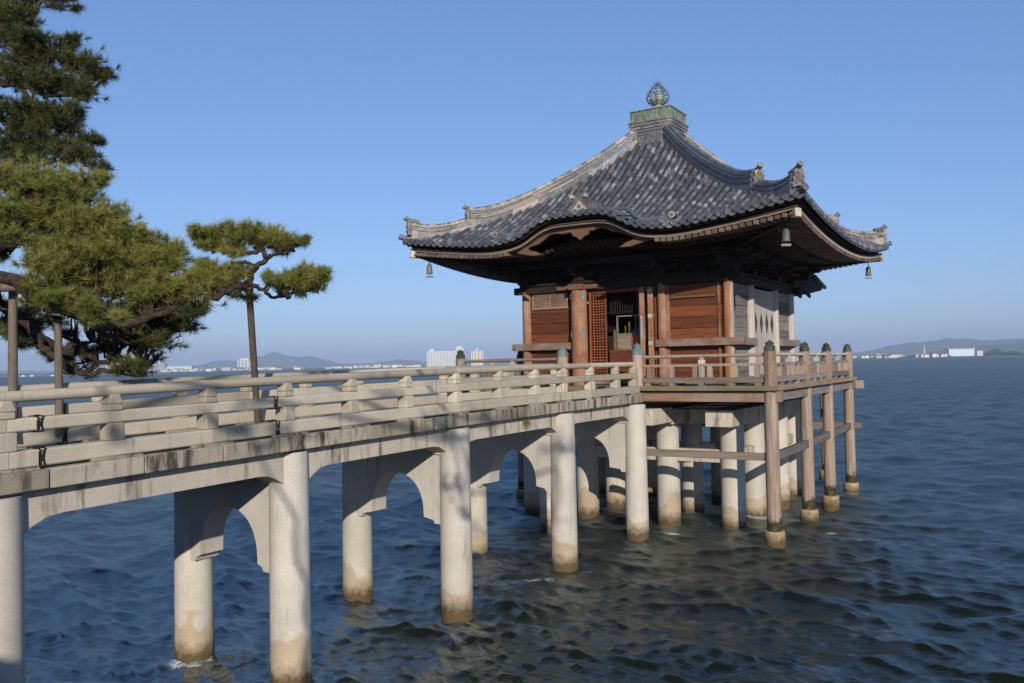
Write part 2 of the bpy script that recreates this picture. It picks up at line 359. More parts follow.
# ================================================================== WATER
def build_water():
    th_f = np.arange(-36, 36.01, 0.13); th = np.concatenate([np.arange(-125, -36, 1.5), th_f, np.arange(37.5, 126, 1.5)])
    th = np.radians(th) 
    r1 = 7.0*np.exp(np.arange(0, math.log(300/7.0), 0.0032)); r2 = 300*np.exp(np.linspace(0.02, math.log(60000/300), 80)); r1 = np.concatenate([[2.0, 3.5, 5.0, 6.0], r1]); r = np.concatenate([r1, r2])
    Rr, T = np.meshgrid(r, th, indexing='ij')
    hx, hy = F_[0], F_[1]; hn = math.hypot(hx, hy); base = math.atan2(hy/hn, hx/hn)
    X = CAM[0]+Rr*np.cos(base-T); Y = CAM[1]+Rr*np.sin(base-T); Z = np.zeros_like(X); DX = np.zeros_like(X); DY = np.zeros_like(X)
    g = np.random.default_rng(3)
    wind = math.radians(-102)
    lost = np.zeros_like(X)                      # slope variance of the waves too fine for the mesh at that spot
    bands = [(0.12, 0.42, 90, 0.34, 0.0105, 1.0), (0.42, 1.2, 44, 0.30, 0.0074, 1.0), (1.2, 3.0, 20, 0.22, 0.0098, 0.85), (3.2, 7.0, 8, 0.25, 0.011, 0.4)]
    for l0, l1, n, spread, steep, ex in bands:
        for l in np.exp(g.uniform(math.log(l0), math.log(l1), n)):
            k = 2*PI/l; a = wind+g.normal(0, spread)+(0.75 if g.uniform() < 0.18 else 0); ph = g.uniform(0, 2*PI)
            amp = steep*l**ex*g.uniform(0.5, 1.3)
            sp = Rr*0.0034
            att = np.clip((l/sp-2.6)/2.6, 0, 1)
            lost += (1-att**2)*(k*amp)**2/2
            arg = k*(X*math.cos(a)+Y*math.sin(a))+ph
            s, c = np.sin(arg), np.cos(arg)
            Z += amp*att*c; DX -= 0.7*amp*att*math.cos(a)*s; DY -= 0.7*amp*att*math.sin(a)*s
    print('water: rms height', Z[400:700].std(), 'slope var', lost.max())
    rough = np.clip(0.02+0.85*np.sqrt(lost), 0.02, 0.40)
    foam = np.zeros_like(X)
    pil = [(px*sx, y) for y, px in zip(PIERS, PX) for sx in (-1, 1)]+[(x, y) for x in GRIDX for y in GRIDY]+[(P, y) for y in (-4.4, -1.13, 1.44, 4.4)]
    for (px, py) in pil:
        d = np.hypot(X-px-0.12, Y-py+0.22); foam = np.maximum(foam, 0.60*np.clip(1-(d-0.28)/0.42, 0, 1)*g.uniform(0.55, 1.0))
    for (px, py, s, rr) in [(1.75, -4.3, 1, 0.75), (3.75, -4.4, 1, 0.5), (5.2, -2.2, 0.9, 0.6), (1.2, -9.7, 0.9, 0.8), (0.0, -6.8, 0.8, 0.5), (6.0, -3.0, 0.8, 0.4), (1.75, -8.6, 0.8, .5)]:
        d = np.hypot((X-px), (Y-py)*1.8); foam = np.maximum(foam, 0.76*s*np.clip(1-d/rr, 0, 1)**0.5)
    X = X+DX; Y = Y+DY
    n0, n1 = X.shape; idx = np.arange(n0*n1).reshape(n0, n1)
    Fa = np.stack([idx[:-1, :-1], idx[:-1, 1:], idx[1:, 1:], idx[1:, :-1]], -1).reshape(-1, 4)[:, ::-1]
    o = raw_mesh('lake_water', np.stack([X, Y, Z], -1).reshape(-1, 3), Fa, M['water'], smooth=True, fattr=('foam', foam.ravel()))
    a = o.data.attributes.new('rough', 'FLOAT', 'POINT'); a.data.foreach_set('value', rough.astype('f').ravel())
    return struct(o)
build_water()
# shore bank the photographer and the pines stand on (outside the frame, below and behind the camera)
mb = MB(); mb.box(-60, 60, -70, -22.7, -1.2, 2.55); mb.box(-60, 60, -23.0, -22.55, -1.0, 2.75)
struct(mb.build('shore_ground', M['ground'], bevel=0.05))

# ================================================================== BRIDGE
bridge = thing('footbridge', 'long pale stone footbridge on arched piers leading out to the lake temple', 'footbridge', (0, -13, 0))
ys = np.linspace(-23.0, -4.62, 24)
# deck slab
mb = MB()
mb.strip([[(-1.0, y, 3.46+bz(y)), (1.0, y, 3.46+bz(y))] for y in ys], 0.5)
mb.strip([[(-1.0, y, 3.27+bz(y)), (1.0, y, 3.27+bz(y))] for y in ys], 0.5)
mb.build('deck', M['deckstone'], bridge)
for sx in (1, -1):
    # kerb slabs, one row of stones
    mb = MB(); y = -23.0
    while y < -4.7:
        y2 = min(y+random.uniform(1.05, 1.35), -4.62)
        a, b = bz(y), bz(y2); g = 0.006
        x0, x1 = 0.86, 1.31+random.uniform(-.006, .006); zt = 3.475
        v = [(sx*x0, y+g, 3.275+a), (sx*x1, y+g, 3.275+a), (sx*x1, y2-g, 3.275+b), (sx*x0, y2-g, 3.275+b),
             (sx*x0, y+g, zt+a), (sx*x1, y+g, zt+a), (sx*x1, y2-g, zt+b), (sx*x0, y2-g, zt+b)]
        mb.add(v, [(0, 3, 2, 1), (4, 5, 6, 7), (0, 1, 5, 4), (1, 2, 6, 5), (2, 3, 7, 6), (3, 0, 4, 7)])
        y = y2
    mb.build('kerb', M['kerb'], bridge, bevel=0.012)
    # edge girder with rounded haunches
    mb = MB(); bounds = [-23.0]+PIERS+[-4.62]
    for i in range(len(bounds)-1):
        a, b = bounds[i], bounds[i+1]
        if b-a < 0.6: continue
        pts = []
        top = [(y, 3.27+bz(y)) for y in np.linspace(a, b, 6)]
        bot = []
        for t in np.linspace(0, 1, 25):
            y = a+(b-a)*t; d = min(y-a, b-y)
            z = 2.985+bz(y)
            if d < 0.62: z -= 0.21*(1-math.sqrt(max(0, 1-((0.62-d)/0.36)**2)) if d > 0.26 else 1)
            bot.append((y, z))
        poly = top+bot[::-1]
        mb.prism(poly, lambda p, q, d: (sx*d, p, q), 0.78, 1.16, 0.5)
    mb.build('girder', M['girder'], bridge, ang=35)

def arch_poly(hw):
    """outline in (x, z) of the wall between two pillars: ogee-shouldered arch opening with curled feet"""
    op = []
    for t in np.linspace(0, PI, 22):
        x = 0.60*math.cos(t); z = 1.74+0.71*math.sin(t)**0.85
        op.append((x, z))
    right = [(hw, 1.42), (hw-0.06, 1.43), (hw-0.16, 1.52), (hw-0.20, 1.60), (hw-0.30, 1.60), (hw-0.33, 1.66), (0.60, 1.70)]
    left = [(-x, z) for x, z in right[::-1]]
    return [(-hw, 2.95), (hw, 2.95)]+right+op+left
for y, px in zip(PIERS, PX):
    pr_ = MB(); dz = bz(y)
    pr_.prism([(a, b+dz) for a, b in arch_poly(px)], lambda a, b, d: (a, d, b), y-0.2, y+0.2, 0.5)
    # cross beam under the deck
    pr_.box(-px, px, y-0.24, y+0.24, 2.80+dz, 3.27+dz, 0.5)
    p = pr_.build('arched_pier', M['pillar'], bridge, ang=30)
    for sx in (-1, 1):
        mb = MB(); mb.lathe((sx*px, y, 0), [(0.285, -1.5), (0.28, 0.0), (0.268, 2.6), (0.262, 3.24+dz)], 28, random.uniform(.35, .65))
        c = mb.build('pillar', M['pillar'], p, ang=50)
# railings
POSTY = [-22.4, -21.15, -19.9, -18.73, -17.46, -16.19, -14.92, -13.63, -12.29, -10.89, -9.59, -8.44, -7.14, -5.82, -4.78]
GAPS = {1: (-19.57, -16.42), -1: (-18.02,)}
for sx in (1, -1):
    x = sx*1.12
    rl = MB().box(x-0.02, x+0.02, -4.7, -4.66, 3.6, 3.7).build('railing', M['rail'], bridge)
    mt, mm, mbm = MB(), MB(), MB()
    cuts = [-23.0]+[y for i, y in enumerate(POSTY) if i % 2 == 0]+[-4.62]
    cutm = sorted(set(cuts+list(GAPS[sx])))
    for a, b in zip(cutm[:-1], cutm[1:]):
        if b-a < 0.05: continue
        ga = 0.035 if a in GAPS[sx] else 0.003; gb = 0.035 if b in GAPS[sx] else 0.003
        pts = np.linspace(a+ga, b-gb, 4)
        for mbx, z0, hg, wd in ((mm, 3.935, 0.135, 0.135), (mbm, 3.590, 0.175, 0.20)):
            tn = random.random()
            rows = []
            for q in pts:
                c = bz(q)
                rows.append([(x-wd/2, q, z0+c-hg/2), (x+wd/2, q, z0+c-hg/2), (x+wd/2, q, z0+c+hg/2), (x-wd/2, q, z0+c+hg/2), (x-wd/2, q, z0+c-hg/2)])
            mbx.strip(rows, tn)
            for rw in (rows[0], rows[-1]): mbx.add(rw[:4], [(0, 1, 2, 3)], tn)
    for a, b in zip(cuts[:-1], cuts[1:]):
        if b-a < 0.3: continue
        pts = np.linspace(a+0.002, b-0.002, 5)
        mt.tube([(x+random.uniform(-.004, .004), q, 4.222+bz(q)) for q in pts], 0.060, 14)
    mt.build('top_rail', M['rail'], rl); mm.build('middle_rail', M['rail'], rl, bevel=0.018); mbm.build('base_rail', M['rail'], rl, bevel=0.02)
    for y in POSTY:
        c = bz(y); mb = MB(); tn = random.random()
        mb.box(x-0.10, x+0.10, y-0.092, y+0.092, 3.676+c, 3.868+c, tn)
        mb.box(x-0.05, x+0.05, y-0.05, y+0.05, 3.80+c, 4.03+c, tn)
        mb.box(x-0.078, x+0.078, y-0.085, y+0.085, 4.002+c, 4.075+c, tn)
        prof = [(-0.088, 4.073), (0.088, 4.073), (0.092, 4.10), (0.078, 4.13), (0.06, 4.155), (0.065, 4.185), (-0.065, 4.185), (-0.06, 4.155), (-0.078, 4.13), (-0.092, 4.10)]
        mb.prism([(y+p, q+c) for p, q in prof], lambda p, q, d: (d, p, q), x-0.08, x+0.08, tn)
        MB().box(x-0.13, x+0.13, y-0.3, y+0.3, 3.470+c, 3.506+c, tn*0.5).build('pad_stone', M['kerb'], rl, bevel=0.008)
        mb.build('post', M['rail'], rl, bevel=0.014)
# black rope ties at the gaps of the railing stones
for sx in (1, -1):
    for y in GAPS[sx]:
        for z, hh, nm in ((3.935, 0.155, 'middle'), (3.590, 0.195, 'base')):
            mb = MB(); x = sx*1.12; c = bz(y); wd = 0.075 if nm == 'middle' else 0.108
            for k in (-1, 1):
                ps = [(x+wd, y-k*.03, z+c-hh/2), (x+wd+.004, y, z+c), (x+wd, y+k*.03, z+c+hh/2), (x, y+k*.02, z+c+hh/2+.006), (x-wd, y-k*.03, z+c+hh/2), (x-wd, y+k*.03, z+c-hh/2), (x, y-k*.02, z+c-hh/2-.006), (x+wd, y-k*.03, z+c-hh/2)]
                mb.tube(ps, 0.009, 6)
            o = mb.build('rope_tie', M['black'])
            side = 'near' if sx > 0 else 'far'
            where = 'by the leftmost prop' if y == GAPS[1][0] else ('before the lone prop' if y == GAPS[1][1] else ('by the second prop' if y == GAPS[-1][0] else 'behind the lone prop'))
            tag(o, f'black rope on the {nm} rail of the {side} railing, {where}', 'rope tie', 'rope ties on the bridge railings')
# a tuft of weed growing from the girder
V = []; Fa = []; T = []
for k in range(70):
    c = np.array([1.17, -10.05, 3.22])+np.array([rng.uniform(0, .08), rng.normal(0, .07), rng.normal(-.05, .05)])
    d = np.array([rng.uniform(.1, 1), rng.normal(0, .7), rng.uniform(-.9, .5)]); d /= np.linalg.norm(d); s = np.cross(d, [0, 0, 1.0]); s = s/np.linalg.norm(s)*.012
    o = len(V); V += [c-s, c+s, c+d*rng.uniform(.08, .16)]; Fa.append((o, o+1, o+2)); T.append(rng.uniform(.4, 1))
tag(raw_mesh('weed_tuft', V, Fa, M['needle'], T), 'small yellow-green weed growing from the side of the footbridge', 'weed')

# ================================================================== PLATFORM
plat = thing('timber_platform', 'weathered timber platform on concrete pillars carrying the temple over the water', 'platform', (0, 0, 0))
mb = MB()
y = -P-0.18
while y < P+0.15:
    mb.box(-P-0.18, P+0.18, y, y+0.235, DK-0.07, DK, None); y += 0.24
mb.build('deck', M['gray_x'], plat, bevel=0.004)
mb = MB()
for i, yy in enumerate(np.arange(P+0.2, 7.2, 0.24)): mb.box(-3.3, 3.3, yy, yy+0.235, DK-0.42, DK-0.35)
mb.build('rear_landing', M['gray_x'], plat, bevel=0.004)
def mossy():
    m, t, b = mat('mossy_edge_board', 0.85, 0.2); v = coords(t, (1.2, 1.2, 6)); n = noise(t, v, 1.6, 5, 0.7)
    c = ramp(t, n, [(0.35, (0.19, 0.155, 0.12)), (0.5, (0.15, 0.14, 0.08)), (0.65, (0.11, 0.125, 0.035))])
    L(t, c, b.inputs['Base Color']); bump(t, b, n, .6, .01); return m
M['moss'] = mossy()
q = P+0.2
mb = MB(); mb.box(-q, q, -q-0.03, -q+0.1, DK-0.10, DK+0.012); mb.build('edge_board', M['moss'], plat, bevel=0.008)
for a_, b_ in ((q-0.1, q+0.03), (-q-0.03, -q+0.1)): MB().box(a_, b_, -q+0.11, q, DK-0.10, DK+0.012).build('edge_board', M['brown_y'], plat, bevel=0.008)
mb = MB(); mb.box(-q, q, q-0.1, q+0.03, DK-0.10, DK+0.012); mb.build('edge_board', M['gray_x'], plat, bevel=0.008)
mb = MB(); mb.box(-q-0.1, P+0.24, -P-0.08, -P+0.12, DK-0.37, DK-0.12); mb.build('edge_beam', M['brown_x'], plat, bevel=0.01)
mb = MB(); mb.box(P-0.12, P+0.09, -P+0.125, P+0.25, DK-0.36, DK-0.11); mb.build('edge_beam', M['gray_y'], plat, bevel=0.01)
mb = MB(); mb.box(-P-0.09, -P+0.12, -P+0.125, P+0.25, DK-0.36, DK-0.11); mb.build('edge_beam', M['gray_y'], plat, bevel=0.01)
mb = MB(); mb.box(-P-0.2, P+0.19, P-0.1, P+0.12, DK-0.355, DK-0.115); mb.build('edge_beam', M['gray_x'], plat, bevel=0.01)
# joists
mb = MB()
for x in np.arange(-4.0, 4.1, 0.8): mb.box(x-0.07, x+0.07, -P+0.13, P-0.13, DK-0.34, DK-0.08)
mb.build('joists', M['darky'], plat)
# concrete pillars and beams
for x in GRIDX:
    for y in GRIDY:
        MB().lathe((x, y, 0), [(0.315, -1.5), (0.31, 0.0), (0.30, 2.64)], 28, random.uniform(.35, .65)).build('pillar', M['pillar'], plat, ang=50)
for x in GRIDX:
    MB().box(x-0.34, x+0.34, GRIDY[0]-(1.0 if x > 2 else 0.42), GRIDY[-1]+0.42, 2.64, 3.05, 0.5).build('cap_beam', M['girder'], plat, bevel=0.012)
for i, y in enumerate(GRIDY):
    MB().box(-3.0, 3.0, y-0.2, y+0.2, 2.66, 3.03, 0.45).build('cross_beam', M['girder'], plat, bevel=0.012)
MB().box(-2.9, 2.9, GRIDY[0]-0.12, GRIDY[0]+0.12, 1.66, 1.99, 0.5).build('tie_beam', M['girder'], plat, bevel=0.012)
MB().box(-2.9, 2.9, GRIDY[1]-0.12, GRIDY[1]+0.12, 1.66, 1.99, 0.5).build('tie_beam', M['girder'], plat, bevel=0.012)
for x in GRIDX[-1:]+GRIDX[:1]:
    MB().box(x-0.12, x+0.12, GRIDY[0], GRIDY[-1], 1.70, 1.98, 0.45).build('tie_beam', M['girder'], plat, bevel=0.012)
MB().box(GRIDX[2]-0.34, GRIDX[2]+0.34, -4.6, -3.3, 2.70, 3.1, 0.5).build('cap_beam', M['girder'], plat, bevel=0.012)
# timber perimeter posts with caps
def giboshi(c, s=1.0):
    pr = [(0.150, 0.0), (0.152, 0.015), (0.150, 0.10), (0.155, 0.105), (0.155, 0.125), (0.142, 0.135), (0.12, 0.16), (0.10, 0.185), (0.10, 0.20), (0.12, 0.205), (0.125, 0.225), (0.105, 0.25), (0.062, 0.275), (0.025, 0.30), (0.008, 0.325)]
    return MB().lathe(c, [(r*s, z*s) for r, z in pr], 20)
SIDEY = [-P, -1.13, 1.44, P]
for sx in (1, -1):
    for i, y in enumerate(SIDEY):
        x = sx*P
        mb = MB(); mb.lathe((x, y, 0), [(0.168, -1.0), (0.165, 0.3), (0.153, 3.60)], 16, random.uniform(.5, .8))
        p = mb.build('water_post', M['wpost'], plat, ang=50)
        MB().lathe((x, y, 0), [(0.235, -1.2), (0.235, 0.29), (0.222, 0.33), (0.17, 0.335)], 24, .6).build('concrete_sleeve', M['sleeve'], p, ang=35)
        p2 = MB().lathe((x, y, 0), [(0.148, DK-0.36), (0.145, 4.47)], 8, .5).build('railing_post', M['brown_y'] if i in (0, 1, 2) else M['gray_z'], plat, bevel=0.006, ang=20)
        giboshi((x, y, 4.465), 0.84).build('post_cap', M['cap'], p2, ang=30)
for x in (-1.08, 1.08):
    p2 = MB().lathe((x, -P, 0), [(0.148, DK-0.05), (0.145, 4.46)], 16, .9).build('railing_post', M['gray_z'], plat, ang=30)
    giboshi((x, -P, 4.455), 0.97).build('post_cap', M['capblue'], p2, ang=30)
for x in (-2.6, 0, 2.6):
    MB().lathe((x, P, 0), [(0.165, -1), (0.15, DK-0.36)], 14).build('water_post', M['wpost'], plat, ang=50)
for x in (-3.1, 3.1):
    p = MB().lathe((x, 6.9, 0), [(0.15, -1), (0.14, DK-0.3)], 14).build('water_post', M['wpost'], plat, ang=50)
    MB().lathe((x, 6.9, 0), [(0.24, -1.2), (0.24, 0.36), (0.15, 0.38)], 20).build('concrete_sleeve', M['sleeve'], p)
# braces
MB().box(1.2, P+0.02, -P-0.03, -P+0.10, 1.93, 2.10).build('brace', M['gray_x'], plat, bevel=0.008)
for sx in (1, -1):
    MB().bar((sx*(P+0.02), -P+0.1, 2.02), (sx*(P+0.02), P+0.1, 2.12), 0.12, 0.20).build('brace', M['gray_y'], plat, bevel=0.008)
MB().box(-P-0.4, P+0.36, P-0.07, P+0.07, 2.05, 2.22).build('brace', M['gray_x'], plat, bevel=0.008)
MB().box(-3.4, 3.75, 6.83, 6.95, 1.8, 2.0).build('brace', M['brown_x'], plat, bevel=0.008)
# cap-end blocks at the corner
MB().box(P+0.10, P+0.22, -P+0.14, -P+0.26, DK-0.36, DK-0.1).build('beam_end', M['moss'], plat, bevel=0.008)
MB().box(P+0.2, P+0.44, P+0.02, P+0.2, DK-0.36, DK-0.10).build('beam_end', M['pale_y'], plat, bevel=0.008)
# timber railings: base, middle and top rail with struts, as three runs on each side
def timber_rail(a, b, talls, lows, mx, name='railing'):
    a = Vector(a); b = Vector(b); d = (b-a).normalized(); ax = abs(d.x) > .5
    mr = M['gray_x'] if ax else M['gray_y']
    base = MB().bar(a+Vector((0, 0, 3.81)), b+Vector((0, 0, 3.81)), 0.13, 0.14).build(name, mr, plat, bevel=0.008)
    MB().bar(a+Vector((0, 0, 4.17)), b+Vector((0, 0, 4.17)), 0.10, 0.065).build('middle_rail', mr, base, bevel=0.006)
    MB().tube([a+Vector((0, 0, 4.395)), b+Vector((0, 0, 4.395))], 0.042, 12).build('top_rail', M['pale_y'] if not ax else M['gray_x'], base)
    n = int((b-a).length/0.9)+1
    for k in range(n+1):
        c = a+(b-a)*min(max(k/n, 0.04), 0.96); MB().box(c.x-.07, c.x+.07, c.y-.07, c.y+.07, DK+0.001, 3.742).build('foot_block', mr, base)
    for t in lows:
        c = a+d*t; MB().box(c.x-.055, c.x+.055, c.y-.055, c.y+.055, 3.878, 4.139).build('strut', M['gray_z'], base, bevel=0.006)
    for t in talls:
        c = a+d*t; m_ = MB(); m_.box(c.x-.06, c.x+.06, c.y-.06, c.y+.06, 3.878, 4.139); m_.box(c.x-.075, c.x+.075, c.y-.06, c.y+.06, 4.20, 4.30); m_.box(c.x-.045, c.x+.045, c.y-.05, c.y+.05, 4.30, 4.365)
        m_.build('strut', M['pale_z'], base, bevel=0.008)
timber_rail((1.24, -P, 0), (P-0.15, -P, 0), [1.52], [0.16, 0.75, 1.35, 1.72, 2.34, 2.85], 1)
timber_rail((-P+0.15, -P, 0), (-1.24, -P, 0), [1.6], [0.3, 0.95, 1.42, 1.78, 2.4, 2.95], 1)
for sx in (1, -1):
    for a, b in ((-P+.15, -1.28), (-0.98, 1.29), (1.59, P-.15)):
        ln = b-a; timber_rail((sx*P, a, 0), (sx*P, b, 0), [ln*.5], [ln*k for k in (.08, .22, .36, .43, .57, .64, .78, .92)], 0)
timber_rail((-P+.15, P, 0), (-1.6, P, 0), [1.2], [0.3, .8, 1.6, 2.2], 1)
timber_rail((1.6, P, 0), (P-.15, P, 0), [1.2], [0.3, .8, 1.6, 2.2], 1)

# ================================================================== TEMPLE HALL
hall = thing('temple_hall', 'square wooden floating temple hall with grey tiled pyramid roof and undulating front gable', 'temple', (0, 0, DK))
def side(k, x, y):      # rotate face-0 (front, -y) coordinates to side k
    c, s = [(1, 0), (0, 1), (-1, 0), (0, -1)][k]
    return (x*c-y*s, x*s+y*c)
# --- walls: face 0 front, 1 right (+x), 2 back, 3 left
def wbox(mb, k, x0, x1, d0, d1, z0, z1, tone=None):
    """box on side k: lateral x0..x1, outward distance d0..d1 from the centre"""
    a = side(k, x0, -d0); b = side(k, x1, -d1)
    return mb.box(min(a[0], b[0]), max(a[0], b[0]), min(a[1], b[1]), max(a[1], b[1]), z0, z1, tone)
def weather_front_mat():
    """corner column: bare red-brown on the door side, bleached on the lake side"""
    m, t, b = mat('corner_column_wood', 0.75, 0.25)
    v = coords(t, (9, 9, 0.5)); g = noise(t, v, 2.2, 6, 0.65)
    cr = ramp(t, g, [(0.25, (0.14, 0.05, 0.02)), (0.5, (0.30, 0.12, 0.055)), (0.75, (0.40, 0.20, 0.11))])
    cg = ramp(t, g, [(0.25, (0.18, 0.155, 0.135)), (0.5, (0.32, 0.28, 0.245)), (0.75, (0.44, 0.40, 0.36))])
    vo = coords(t, (1, 1, 1)); sx = N(t, 'ShaderNodeSeparateXYZ'); L(t, vo, sx.inputs[0])
    n = noise(t, coords(t, (3, 3, 0.7)), 2, 3)
    k = ramp(t, math_(t, 'ADD', sx.outputs[0], math_(t, 'MULTIPLY', math_(t, 'SUBTRACT', n, .5), .12)), [(0, (0, 0, 0)), (1, (1, 1, 1))])
    kk = N(t, 'ShaderNodeMapRange'); L(t, math_(t, 'ADD', sx.outputs[0], math_(t, 'MULTIPLY', math_(t, 'SUBTRACT', n, .5), .12)), kk.inputs[0]); kk.inputs[1].default_value = 3.06; kk.inputs[2].default_value = 3.09
    L(t, mix(t, kk.outputs[0], cr, cg), b.inputs['Base Color']); bump(t, b, g, .5, .006); return m
M['corner'] = weather_front_mat()
for x, y in [(a, b) for a in (-WH, -WC, WC, WH) for b in (-WH, -WC, WC, WH)]:
    if abs(x) < WH and abs(y) < WH: continue
    r = 0.135
    m = M['red_z']
    if abs(x) == WH and abs(y) != WH: m = M['pale_z']
    if x == WH and y == -WH: m = M['corner']
    if x == WH and y == WH: m = M['pale_z']
    MB().lathe((x, y, 0), [(r+.01, DK), (r, 4.6), (r-.008, 6.35)], 20, .6 if m is M['red_z'] else .7).build('column', m, hall, ang=50)
# the stout porch-side column with verdigris fittings
c = MB().lathe((-1.20, -3.16, 0), [(0.235, DK), (0.228, 5), (0.222, 6.30)], 18, .9).build('door_column', M['red_z'], hall, ang=50)
for sx in (-1, 1):
    for z0, z1 in ((6.02, 6.24), (4.95, 5.2)):
        a0 = PI*1.5+sx*1.0; mb = MB(); rows = []
        for i in range(7):
            a_ = a0+sx*(-.26+.52*i/6); h_ = (z1-z0)/2*(1-.35*abs(math.cos(i*1.57)))
            rows.append([(-1.20+.243*math.cos(a_), -3.16+.243*math.sin(a_), (z0+z1)/2-h_), (-1.20+.243*math.cos(a_), -3.16+.243*math.sin(a_), (z0+z1)/2+h_)])
        back = [[(-1.20+(x_+1.20)*.95, -3.16+(y_+3.16)*.95, z_) for x_, y_, z_ in r_] for r_ in rows]
        n_ = len(rows); mb.strip([*rows, *back[::-1], rows[0]], .6); mb.build('copper_fitting', M['capblue'], c)
# plank walls
def plank_wall(k, x0, x1, m, name='plank_wall', z0=DK+.02, z1=6.30, n=9):
    mb = MB(); zs = np.linspace(z0, z1, n+1)
    for i in range(n): wbox(mb, k, x0, x1, 2.94, 2.985+random.uniform(-.006, .006), zs[i]+.004, zs[i+1]-.004)
    return mb.build(name, m, hall, bevel=0.006)
for k, m in ((0, M['red_x']), (1, M['gray_y']), (2, M['gray_x']), (3, M['gray_y'])):
    a = plank_wall(k, -WH+.1, -WC-.1, m); b = plank_wall(k, WC+.1, WH-.1, m)
    if k == 0: wl, wr = a, b
# window of the front left bay: two small lattices in a frame
mb = MB(); 
for x0, x1 in ((-2.76, -2.24), (-2.19, -1.67)):
    for z in np.linspace(5.92, 6.22, 8): wbox(mb, 0, x0, x1, 2.995, 3.012, z-.010, z+.010, .5)
    for x in np.linspace(x0, x1, 13): wbox(mb, 0, x-.008, x+.008, 2.99, 3.006, 5.90, 6.24, .6)
mb.build('lattice_window', M['brown_x'], wl)
mb = MB(); wbox(mb, 0, -2.80, -1.63, 2.985, 3.03, 5.84, 5.90, .9); wbox(mb, 0, -2.80, -1.63, 2.985, 3.03, 6.24, 6.29, .4)
for x in (-2.80, -2.235, -1.68): wbox(mb, 0, x, x+.05, 2.985, 3.03, 5.90, 6.24, .8)
mb.build('window_frame', M['brown_x'], wl, bevel=0.004)
# front right bay: closed shutter head with ledge
mb = MB(); wbox(mb, 0, 1.45, 2.66, 2.985, 3.05, 5.93, 5.985, .95); mb.build('shutter_ledge', M['hafu'], wr, bevel=0.004)
mb = MB(); wbox(mb, 0, 1.42, 2.72, 2.985, 3.02, 5.985, 6.28, .2); mb.build('shutter', M['red_x'], wr, bevel=0.004)
mb = MB(); wbox(mb, 0, WC+.14, WC+.2, 2.985, 3.03, DK+.05, 6.29, .3); wbox(mb, 0, WH-.27, WH-.22, 2.985, 3.03, DK+.05, 6.29, .2); mb.build('wall_frame', M['red_z'], wr)
# tie beams (nageshi) on the four sides, waist and top
for k in range(4):
    mw = M['gray_x'] if k in (0, 2) else M['gray_y']
    if k == 0: runs = [(-WH-.42, -WC-.02), (WC-.15, WH+.42)]
    else: runs = [(-WH-.25 if k != 1 else -WH+.1, -WC-.02), (WC+.02, WH+.38)]
    for x0, x1 in runs:
        mb = MB(); wbox(mb, k, x0, x1, 2.95, 3.20+(.012 if k % 2 else 0), 4.665, 4.86, .5); mb.build('waist_beam', M['brown_x'] if k == 0 else mw, hall, bevel=0.012)
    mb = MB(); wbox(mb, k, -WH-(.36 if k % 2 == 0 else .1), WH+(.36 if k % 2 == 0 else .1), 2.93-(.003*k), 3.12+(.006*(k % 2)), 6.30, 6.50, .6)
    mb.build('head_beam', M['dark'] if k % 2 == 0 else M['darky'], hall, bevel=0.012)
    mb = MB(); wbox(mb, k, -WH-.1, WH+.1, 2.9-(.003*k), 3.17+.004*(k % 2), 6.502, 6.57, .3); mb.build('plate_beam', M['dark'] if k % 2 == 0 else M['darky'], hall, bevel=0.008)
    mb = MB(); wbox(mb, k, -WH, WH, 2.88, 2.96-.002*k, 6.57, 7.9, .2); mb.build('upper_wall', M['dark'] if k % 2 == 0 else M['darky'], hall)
    mb = MB(); wbox(mb, k, -WH-.02, WH+.02, 2.95, 3.12+.003*(k % 2), 3.68, 3.84, .4); mb.build('ground_sill', M['brown_x'] if k == 0 else mw, hall, bevel=0.008)
    # bracket sets on the column heads
    for x in (-WH, -WC, WC, WH):
        mb = MB()
        wbox(mb, k, x-.17, x+.17, 2.86, 3.2, 6.573, 6.70, .5)
        wbox(mb, k, x-.50, x+.50, 2.97, 3.10, 6.70, 6.83, .6)
        for dx in (-.42, 0, .42): wbox(mb, k, x+dx-.09, x+dx+.09, 2.94, 3.13, 6.831, 6.93, .7)
        wbox(mb, k, x-.07, x+.07, 3.0, 3.62, 6.72, 6.85, .7); wbox(mb, k, x-.085, x+.085, 3.5, 3.66, 6.851, 6.96, .8)
        wbox(mb, k, x-.062, x+.062, 3.35, 3.95, 6.93, 7.05, .5)
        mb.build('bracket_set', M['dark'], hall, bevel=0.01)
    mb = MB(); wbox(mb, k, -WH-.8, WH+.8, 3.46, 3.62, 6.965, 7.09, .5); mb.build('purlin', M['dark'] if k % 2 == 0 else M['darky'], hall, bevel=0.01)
    for x in (-2.1, 0, 2.1):
        mb = MB(); ol = [(-.36, 0), (-.30, .10), (-.16, .16), (-.10, .27), (.10, .27), (.16, .16), (.30, .10), (.36, 0), (.22, .03), (.1, .1), (-.1, .1), (-.22, .03)]
        mb.prism([(x+a, 6.575+b) for a, b in ol], lambda a, b, d: (*side(k, a, -d), b), 2.97, 3.06, .5)
        mb.build('frog_leg_strut', M['dark'], hall)
# head-beam nose over the door column; beam's lit stretch painted as paler wood
mb = MB(); wbox(mb, 0, -1.42, -.98, 3.10, 3.42, 6.31, 6.47, .9); mb.build('beam_nose', M['hafu'], hall, bevel=.02)
mb = MB(); wbox(mb, 0, -1.9, -.62, 3.125, 3.2, 6.33, 6.45, .9); mb.build('lit_beam_face', M['hafu'], hall, bevel=.02)
